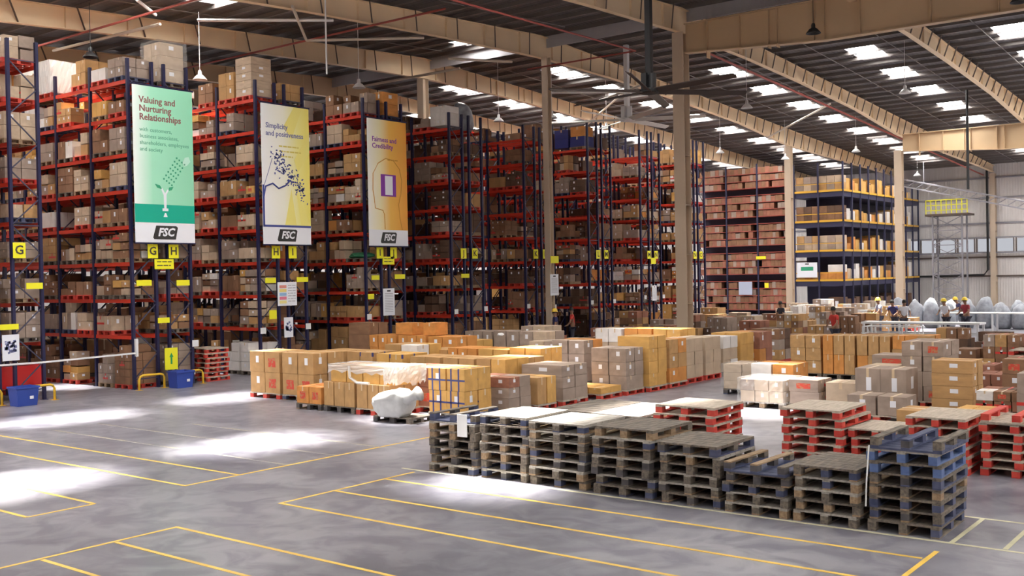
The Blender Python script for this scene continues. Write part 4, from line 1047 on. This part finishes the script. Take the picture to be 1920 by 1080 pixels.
def person(x, y, rz, shirt, trousers, helmet, lean, armf, label):
    t = empty('person', (x, y, 0), rz)
    L = lean
    def P(px, py, pz):  # lean the upper body forward (+Y local) above the hip
        if pz > .95: return (px, py+math.sin(L)*(pz-.95), .95+math.cos(L)*(pz-.95))
        return (px, py, pz)
    J = [(P(0, 0, .95), .15, .11), (P(0, 0, 1.15), .13, .10), (P(0, 0, 1.35), .17, .11), (P(0, 0, 1.45), .09, .08), (P(0, 0, 1.51), .052), (P(0, .015, 1.60), .085, .095), (P(0, .01, 1.69), .075, .085)]
    E = [(0, 1), (1, 2), (2, 3), (3, 4), (4, 5), (5, 6)]
    for s in (-1, 1):
        n = len(J)
        sh = P(s*.17, 0, 1.42); el = P(s*.25, .05+.1*armf, 1.16); wr = P(s*.20, .12+.28*armf, .98+.12*armf)
        J += [(sh, .055), (el, .042), (wr, .028), ((wr[0], wr[1]+.05, wr[2]-.03), .03, .018)]
        E += [(2, n), (n, n+1), (n+1, n+2), (n+2, n+3)]
        for f in range(5):
            a = (f-2)*.018; ln = (.05, .075, .085, .078, .06)[f]
            if f == 0: e = (wr[0]-s*.045, wr[1]+.06, wr[2]-.04)
            else: e = (wr[0]+a, wr[1]+.06+ln, wr[2]-.05)
            J.append((e, .008)); E.append((n+3, len(J)-1))
        n = len(J)
        J += [((s*.09, 0, .88), .085), ((s*.10, .02, .48), .055), ((s*.10, -.01, .09), .038), ((s*.11, .12, .04), .035, .03)]
        E += [(0, n), (n, n+1), (n+1, n+2), (n+2, n+3)]
    link('body', skin_mesh('body', J, E, SKIN), t)
    # shirt
    S = [(P(0, 0, .93), .165, .125), (P(0, 0, 1.15), .145, .115), (P(0, 0, 1.36), .185, .125), (P(0, 0, 1.45), .10, .09)]
    SE = [(0, 1), (1, 2), (2, 3)]
    for s in (-1, 1):
        n = len(S); S += [(P(s*.17, 0, 1.42), .07), (P(s*.235, .03+.07*armf, 1.24), .058)]; SE += [(2, n), (n, n+1)]
    link('shirt', skin_mesh('shirt', S, SE, shirt), t)
    T = [((0, 0, .93), .155, .12)]; TE = []
    for s in (-1, 1):
        n = len(T); T += [((s*.09, 0, .86), .095), ((s*.10, .02, .48), .072), ((s*.10, -.01, .12), .06)]; TE += [(0, n), (n, n+1), (n+1, n+2)]
    link('trousers', skin_mesh('trousers', T, TE, trousers), t)
    hp = Vector(P(0, .012, 1.66))
    hair = MB(); hair.lathe([(0.001, .125), (.05, .118), (.085, .08), (.098, .02), (.092, -.03)], mat('hair', (.02, .015, .012), .6) if 'hair' not in bpy.data.materials else bpy.data.materials['hair'], 14, hp); hair.build('hair', t, True)
    fc = MB(); f0 = Vector(P(0, .10, 1.615))
    fc.box(-.012, .012, f0.y-.01, f0.y+.022, f0.z-.02, f0.z+.02, SKIN); fc.build('nose', t)
    for s in (-1, 1):
        MB().box(s*.035-.012, s*.035+.012, f0.y-.012, f0.y+.004, f0.z+.025, f0.z+.036, M_black).build('eye', t)
        MB().box(s*.088-.01, s*.088+.01, f0.y-.11, f0.y-.08, f0.z-.02, f0.z+.03, SKIN).build('ear', t)
    MB().box(-.022, .022, f0.y-.012, f0.y+.002, f0.z-.052, f0.z-.044, M_maroon).build('mouth', t)
    if helmet:
        hm = MB(); hm.lathe([(.001, .165), (.06, .155), (.105, .11), (.125, .045), (.125, .03), (.15, .02), (.15, .012), (.12, .012)], helmet, 16, hp); hm.build('helmet', t, True)
    return tag(t, label, 'person', 'workers')
M_sw = mat('shirt_white', (.7, .7, .74), .8); M_sr = mat('shirt_maroon', (.30, .03, .04), .8); M_sb = mat('shirt_navy', (.03, .03, .12), .8); M_sg = mat('shirt_blue', (.35, .38, .55), .8)
M_tr = mat('trousers_dark', (.04, .04, .06), .8); M_hy = mat('helmet_yellow', (.85, .6, .05), .4); M_red = mat('shirt_red', (.55, .04, .03), .8)
person(-12.8, 50.0, 2.6, M_sr, M_tr, M_hy, .15, .6, 'person in a maroon shirt and yellow helmet, rightmost at the tables')
person(-13.5, 49.3, 2.9, M_sw, M_tr, M_hy, .3, .8, 'person in a white shirt and yellow helmet, second from the right')
person(-14.9, 47.7, -2.6, M_sw, M_tr, None, .2, .7, 'bare-headed person in white at the middle of the tables')
person(-15.7, 49.0, 3.0, M_sb, M_tr, None, .4, .8, 'person in navy bending over the tables')
person(-16.6, 49.6, 2.2, M_sg, M_tr, M_hy, .1, .5, 'person in pale blue and yellow helmet, leftmost at the tables')
person(-13.9, 53.6, 2.0, M_sb, M_tr, M_hy, .5, .9, 'person in navy and yellow helmet behind the second table')
person(-14.6, 38.6, 2.6, M_red, M_tr, None, .1, .4, 'person in red seen past the wooden shelves')
person(-19.5, 45.0, 2.6, M_tr, M_tr, None, .1, .4, 'dark-clothed person among the far cartons')
person(-24.6, 35.0-.6, 2.4, M_sb, M_tr, M_hy, .05, .2, 'person in navy standing before the dark racks')
person(-25.3, 36.6, 2.2, M_red, M_tr, None, .05, .3, 'person in red beside the one in navy, before the dark racks')

# ------------------------------------------------------------------ floor markings
M_line = mat('line_yellow', (.80, .52, .09), .5, var=.15, scale=2)
M_linew = mat('line_faded', (.58, .55, .36), .6, var=.15, scale=2)
def marking(lines, label, m=M_line, w=.055):
    q = MB()
    for i, (x0, y0, x1, y1) in enumerate(lines):
        zz = .003+.0006*(i % 3)
        q.bar((x0, y0, zz/2), (x1, y1, zz/2), w, zz, m)
    return tag(q.build('floor_marking'), label, 'floor marking')
marking([(-11.8, 4.7, -11.8, 7.95), (-11.8, 7.93, 2, 7.93), (-11.75, 7.04, 2, 7.04), (-11.75, 6.1, 2, 6.1), (-11.75, 5.2, 2, 5.2)], 'yellow painted bay lines on the concrete at the bottom left')
marking([(-11.78, 9.6, -11.78, 12.4), (-11.78, 9.62, 3, 9.62), (-11.78, 10.65, -3.4, 10.65), (-11.78, 11.72, -3.5, 11.72), (-3.45, 10.5, -3.45, 12.1)], 'yellow painted bay lines in front of the dark pallet stacks')
marking([(-25, 9.62, -14.08, 9.62), (-25, 10.65, -14.08, 10.65), (-14.06, 9.6, -14.06, 16.2), (-14.06, 7.1, -14.06, 8.1), (-22, 8.1, -14.06, 8.1), (-22, 7.1, -14.06, 7.1)], 'yellow painted bay lines on the sunlit floor at left')
marking([(-22, 11.7, -14.06, 11.7), (-22, 12.8, -14.06, 12.8), (-20, 13.9, -14.06, 13.9)], 'worn pale yellow lines on the floor toward the green-banner rack', mat('line_worn', (.42, .37, .25), .5, col2=(.26, .25, .26), scale=1.5))
marking([(-12.2, 12.55, 2.5, 12.55), (-3.42, 12.55, -3.42, 14.0), (-2.85, 12.6, -2.85, 14.0), (-12.0, 14.0, 2.5, 14.0), (-2.3, 12.6, -2.3, 14)], 'faded pale lines round the dark pallet stacks', M_linew)

# ------------------------------------------------------------------ turn records into objects
SW, SH = 640, 360
idb = [[-1]*SW for _ in range(SH)]
items = []
def footprint(x0, x1, y0, y1, z0, z1):
    P = [project(x, y, z) for x in (x0, x1) for y in (y0, y1) for z in (z0, z1)]
    if any(p is None for p in P): return None
    xs_ = [p[0]/3 for p in P]; ys_ = [p[1]/3 for p in P]
    return min(xs_), max(xs_), min(ys_), max(ys_), sum(p[2] for p in P)/8
for i, q in enumerate(CART):
    f = footprint(*q['b'])
    if f: items.append((f[4], f, 'c', i))
for i, q in enumerate(PAL):
    (cx, cy, z), (w, d, h) = q['c'], q['s']
    f = footprint(cx-w/2, cx+w/2, cy-d/2, cy+d/2, z, z+h)
    if f: items.append((f[4], f, 'p', i))
items.sort(key=lambda a: -a[0])
for n, (dd, f, k, i) in enumerate(items):
    sx = (f[1]-f[0])*.06; x0 = max(0, int(f[0]+sx)); x1 = min(SW-1, int(f[1]-sx)); y0 = max(0, int(f[2])); y1 = min(SH-1, int(f[3]))
    if x1 < x0 or y1 < y0: continue
    row = [n]*(x1-x0+1)
    for yy in range(y0, y1+1): idb[yy][x0:x1+1] = row
vis = {}
for row in idb:
    for v in row:
        if v >= 0: vis[v] = vis.get(v, 0)+1
score = {}
for n, (dd, f, k, i) in enumerate(items): score[(k, i)] = vis.get(n, 0)
cs = sorted(range(len(CART)), key=lambda i: -score.get(('c', i), 0))
ps = sorted(range(len(PAL)), key=lambda i: (PAL[i]['kind'] != 'parts', -score.get(('p', i), 0)))
bigc = set(cs[:300]); bigp = set(ps[:300])
print('cartons', len(CART), 'pallets', len(PAL), 'smallest shown', score.get(('c', cs[299])), score.get(('p', ps[299])))
# unit carton mesh with bevel, its tape, label and straps
def unit_box():
    bm = bmesh.new(); bmesh.ops.create_cube(bm, size=1); bmesh.ops.bevel(bm, geom=bm.edges[:], offset=.012, segments=1, affect='EDGES')
    me = bpy.data.meshes.new('carton'); bm.to_mesh(me); bm.free(); me.materials.append(BOX['tan']); return me
UB = unit_box()
e = .503
UT = MB().box(-e, e, -.05, .05, .498, .5035, M_tape).box(.498, e, -.05, .05, .22, .5, M_tape).box(-e, -.498, -.05, .05, .22, .5, M_tape).mesh('packing_tape')
UT2 = MB().box(-.05, .05, -e, e, .498, .5035, M_tape).box(-.05, .05, -e, -.498, .22, .5, M_tape).mesh('packing_tape')
UL = MB().box(-.06, .14, -.506, -.499, -.05, .28, M_paper).mesh('shipping_label')
UL2 = MB().box(.499, .506, -.1, .1, 0, .3, M_paper).mesh('shipping_label')
UP = MB().box(-.24, .24, -.506, -.499, -.24, .20, M_redprint).mesh('printed_panel')
US = MB().box(-.30, -.22, -.507, .3, -.5, .507, M_bluestrap).box(.12, .20, -.507, .3, -.5, .507, M_bluestrap).box(-.507, .507, -.507, -.499, -.06, .02, M_bluestrap).mesh('packing_strap')
US2 = MB().box(-.507, -.42, -.507, -.42, .28, .507, M_bluestrap).box(.42, .507, -.507, -.42, .28, .507, M_bluestrap).box(.42, .507, .42, .507, .28, .507, M_bluestrap).mesh('corner_protector')
seen = {}
def uniq(lb):
    w = lb.split()
    if lb not in seen: seen[lb] = 1; return lb
    seen[lb] += 1; return lb
def put(me, name, parent, m=None):
    o = bpy.data.objects.new(name, me); C.objects.link(o); o.parent = parent
    return o
rest = MB()
for i, q in enumerate(CART):
    x0, x1, y0, y1, z0, z1 = q['b']
    if i in bigc:
        o = bpy.data.objects.new('carton', UB); C.objects.link(o)
        o.location = ((x0+x1)/2, (y0+y1)/2, (z0+z1)/2); o.scale = (x1-x0, y1-y0, z1-z0); o.rotation_euler = (0, 0, q['rz'])
        o.material_slots[0].link = 'OBJECT'; o.material_slots[0].material = BOX[q['tone']]
        pre, desc = q['where']
        lb = q['tone']+(' crate' if q['tone'] == 'blue' else ' carton')+(', '+pre if pre else '')+', in '+desc if 'pallet,' not in desc else q['tone']+' carton, '+(pre+' on ' if pre else 'on ')+desc
        tag(o, uniq(lb), 'carton', 'cartons: '+desc)
        put((UT if (x1-x0) > (y1-y0) else UT2), 'packing_tape', o)
        if q['lab']:
            if not q['red']: put(UL, 'shipping_label', o)
            put(UL2, 'shipping_label', o)
        if q['red']: put(UP, 'printed_panel', o)['label'] = 'red printed panel'
        if q['strap'] == 1: put(US, 'packing_strap', o)['label'] = 'dark blue strap'
        if q['strap'] == 2: put(US2, 'corner_protector', o)['label'] = 'dark blue corner'
    else:
        rest.box(x0, x1, y0, y1, z0, z1, BOX[q['tone']], q['rz'])
        if q['lab']:
            w = x1-x0; h = z1-z0; cx = (x0+x1)/2; cz = (z0+z1)/2
            rest.box(cx-.06*w, cx+.14*w, y0-.004, y0+.002, cz-.05*h, cz+.28*h, M_paper)
        if q['red']:
            cx = (x0+x1)/2; rest.box(cx-.02, cx+.02, y0-.004, y1, z1-.1, z1+.003, M_tapered); rest.box(x0, x1+.004, y0-.004, y0+.002, (z0+z1)/2-.03, (z0+z1)/2+.03, M_tapered)
o = rest.build('carton'); tag(o, 'the many smaller cartons on the racks, shelves and far pallets', 'carton', 'cartons', 'stuff')
# pallet parts (unit = metres, for a 1.0 x 1.15 x .145 pallet)
pw, pd, ph = 1.0, 1.15, .145
def deck_mesh(n=7):
    q = MB(); g = .012
    for i in range(n):
        a = -pd/2+pd*i/n; q.box(-pw/2, pw/2, a+g/2, a+pd/n-g/2, ph-.024, ph, WOOD['grey deck'])
    for xx in (-pw/2, -.06, pw/2-.12): q.box(xx, xx+.12, -pd/2, pd/2, ph-.042, ph-.025, WOOD['grey deck'])
    return q.mesh('top_deck')
DK = deck_mesh(); DKG = deck_mesh(9)
BK = MB().box(-.06, .06, -.065, .065, 0.021, ph-.043, WOOD['weathered']).mesh('block')
BB = MB().box(-.06, .06, -pd/2, pd/2, 0, .02, WOOD['weathered']).mesh('bottom_board')
def whole_pallet():
    q = MB()
    q.box(-pw/2, pw/2, -pd/2, pd/2, ph-.024, ph, WOOD['grey deck'])
    for xx in (-pw/2, -.06, pw/2-.12):
        q.box(xx, xx+.12, -pd/2, pd/2, 0, .02, WOOD['grey deck'])
        for yy in (-pd/2, -.065, pd/2-.13): q.box(xx, xx+.12, yy, yy+.13, .02, ph-.024, WOOD['grey deck'])
    return q
WP = whole_pallet().mesh('pallet')
MIX = {'weathered': ['weathered', 'brown wood', 'weathered', 'blue paint'], 'blue paint': ['blue paint', 'weathered', 'blue paint', 'dark'], 'dark': ['dark', 'weathered'], 'brown wood': ['brown wood', 'weathered'], 'red paint': ['red paint'], 'bright blue': ['bright blue']}
TN = {'weathered': 'weathered grey', 'blue paint': 'blue-stained', 'dark': 'dark', 'brown wood': 'brown', 'red paint': 'red-blocked', 'bright blue': 'bright blue'}
def om(o, m):
    o.material_slots[0].link = 'OBJECT'; o.material_slots[0].material = m; return o
restp = MB()
for i, q in enumerate(PAL):
    (cx, cy, z), (w, d, h) = q['c'], q['s']; tone = q['tone']
    if i in bigp:
        if q['kind'] == 'parts':
            t = empty('pallet', (cx, cy, z+(h if q['flip'] else 0)), q['rz']); t.scale = (w/pw, d/pd, h/ph)
            if q['flip']: t.rotation_euler = (math.pi, 0, q['rz'])
            tp = put(DK, 'top_deck', t)
            om(tp, WOOD['pale deck' if tone == 'red paint' else 'blue paint' if q['flip'] and tone != 'red paint' else R.choice(['grey deck', 'weathered'])])
            for xx in (-pw/2+.06, 0, pw/2-.06):
                bt = R.choice(MIX[tone])
                for yy in (-pd/2+.065, 0, pd/2-.065):
                    o = put(BK, 'block', t); o.location = (xx, yy, 0); om(o, WOOD[bt if R.random() < .6 else R.choice(MIX[tone])])
                o = put(BB, 'bottom_board', t); o.location = (xx, 0, 0); om(o, WOOD[tone if tone in ('red paint', 'bright blue') else R.choice(['brown wood', 'weathered', tone])])
        else:
            t = bpy.data.objects.new('pallet', WP); C.objects.link(t); t.location = (cx, cy, z); t.scale = (w/pw, d/pd, h/ph); t.rotation_euler = (0, 0, q['rz']); om(t, WOOD[tone])
        tag(t, TN[tone]+' pallet, '.replace('wooden pallet', 'pallet')+('turned upside down, ' if q['flip'] else '')+q['where'].replace('in the', 'in the'), 'pallet', 'pallets')
    else:
        for xx in (-w/2, -.06, w/2-.12):
            restp.box(cx+xx, cx+xx+.12, cy-d/2, cy+d/2, z, z+h-.02, WOOD[tone])
        restp.box(cx-w/2, cx+w/2, cy-d/2, cy+d/2, z+h-.022, z+h, WOOD[tone])
o = restp.build('pallet'); tag(o, 'the many smaller pallets on the racks and in the far stacks', 'pallet', 'pallets', 'stuff')

# ------------------------------------------------------------------ light
wd = bpy.data.worlds.new('world'); sc.world = wd; wd.use_nodes = True
bg = wd.node_tree.nodes['Background']; bg.inputs[0].default_value = (.85, .92, 1, 1); bg.inputs[1].default_value = 1.5
sun = bpy.data.lights.new('sun', 'SUN'); sun.energy = 42; sun.angle = math.radians(8); sun.color = (1, .97, .92)
so = bpy.data.objects.new('sun', sun); C.objects.link(so); so.rotation_euler = (math.radians(0), math.radians(-2.4), 0)
so.location = (-15, 15, 30)
sc.view_settings.view_transform = 'Standard'; sc.view_settings.look = 'None'; sc.view_settings.gamma = 1
sc.view_settings.use_curve_mapping = False
sc.view_settings.exposure = 0.45
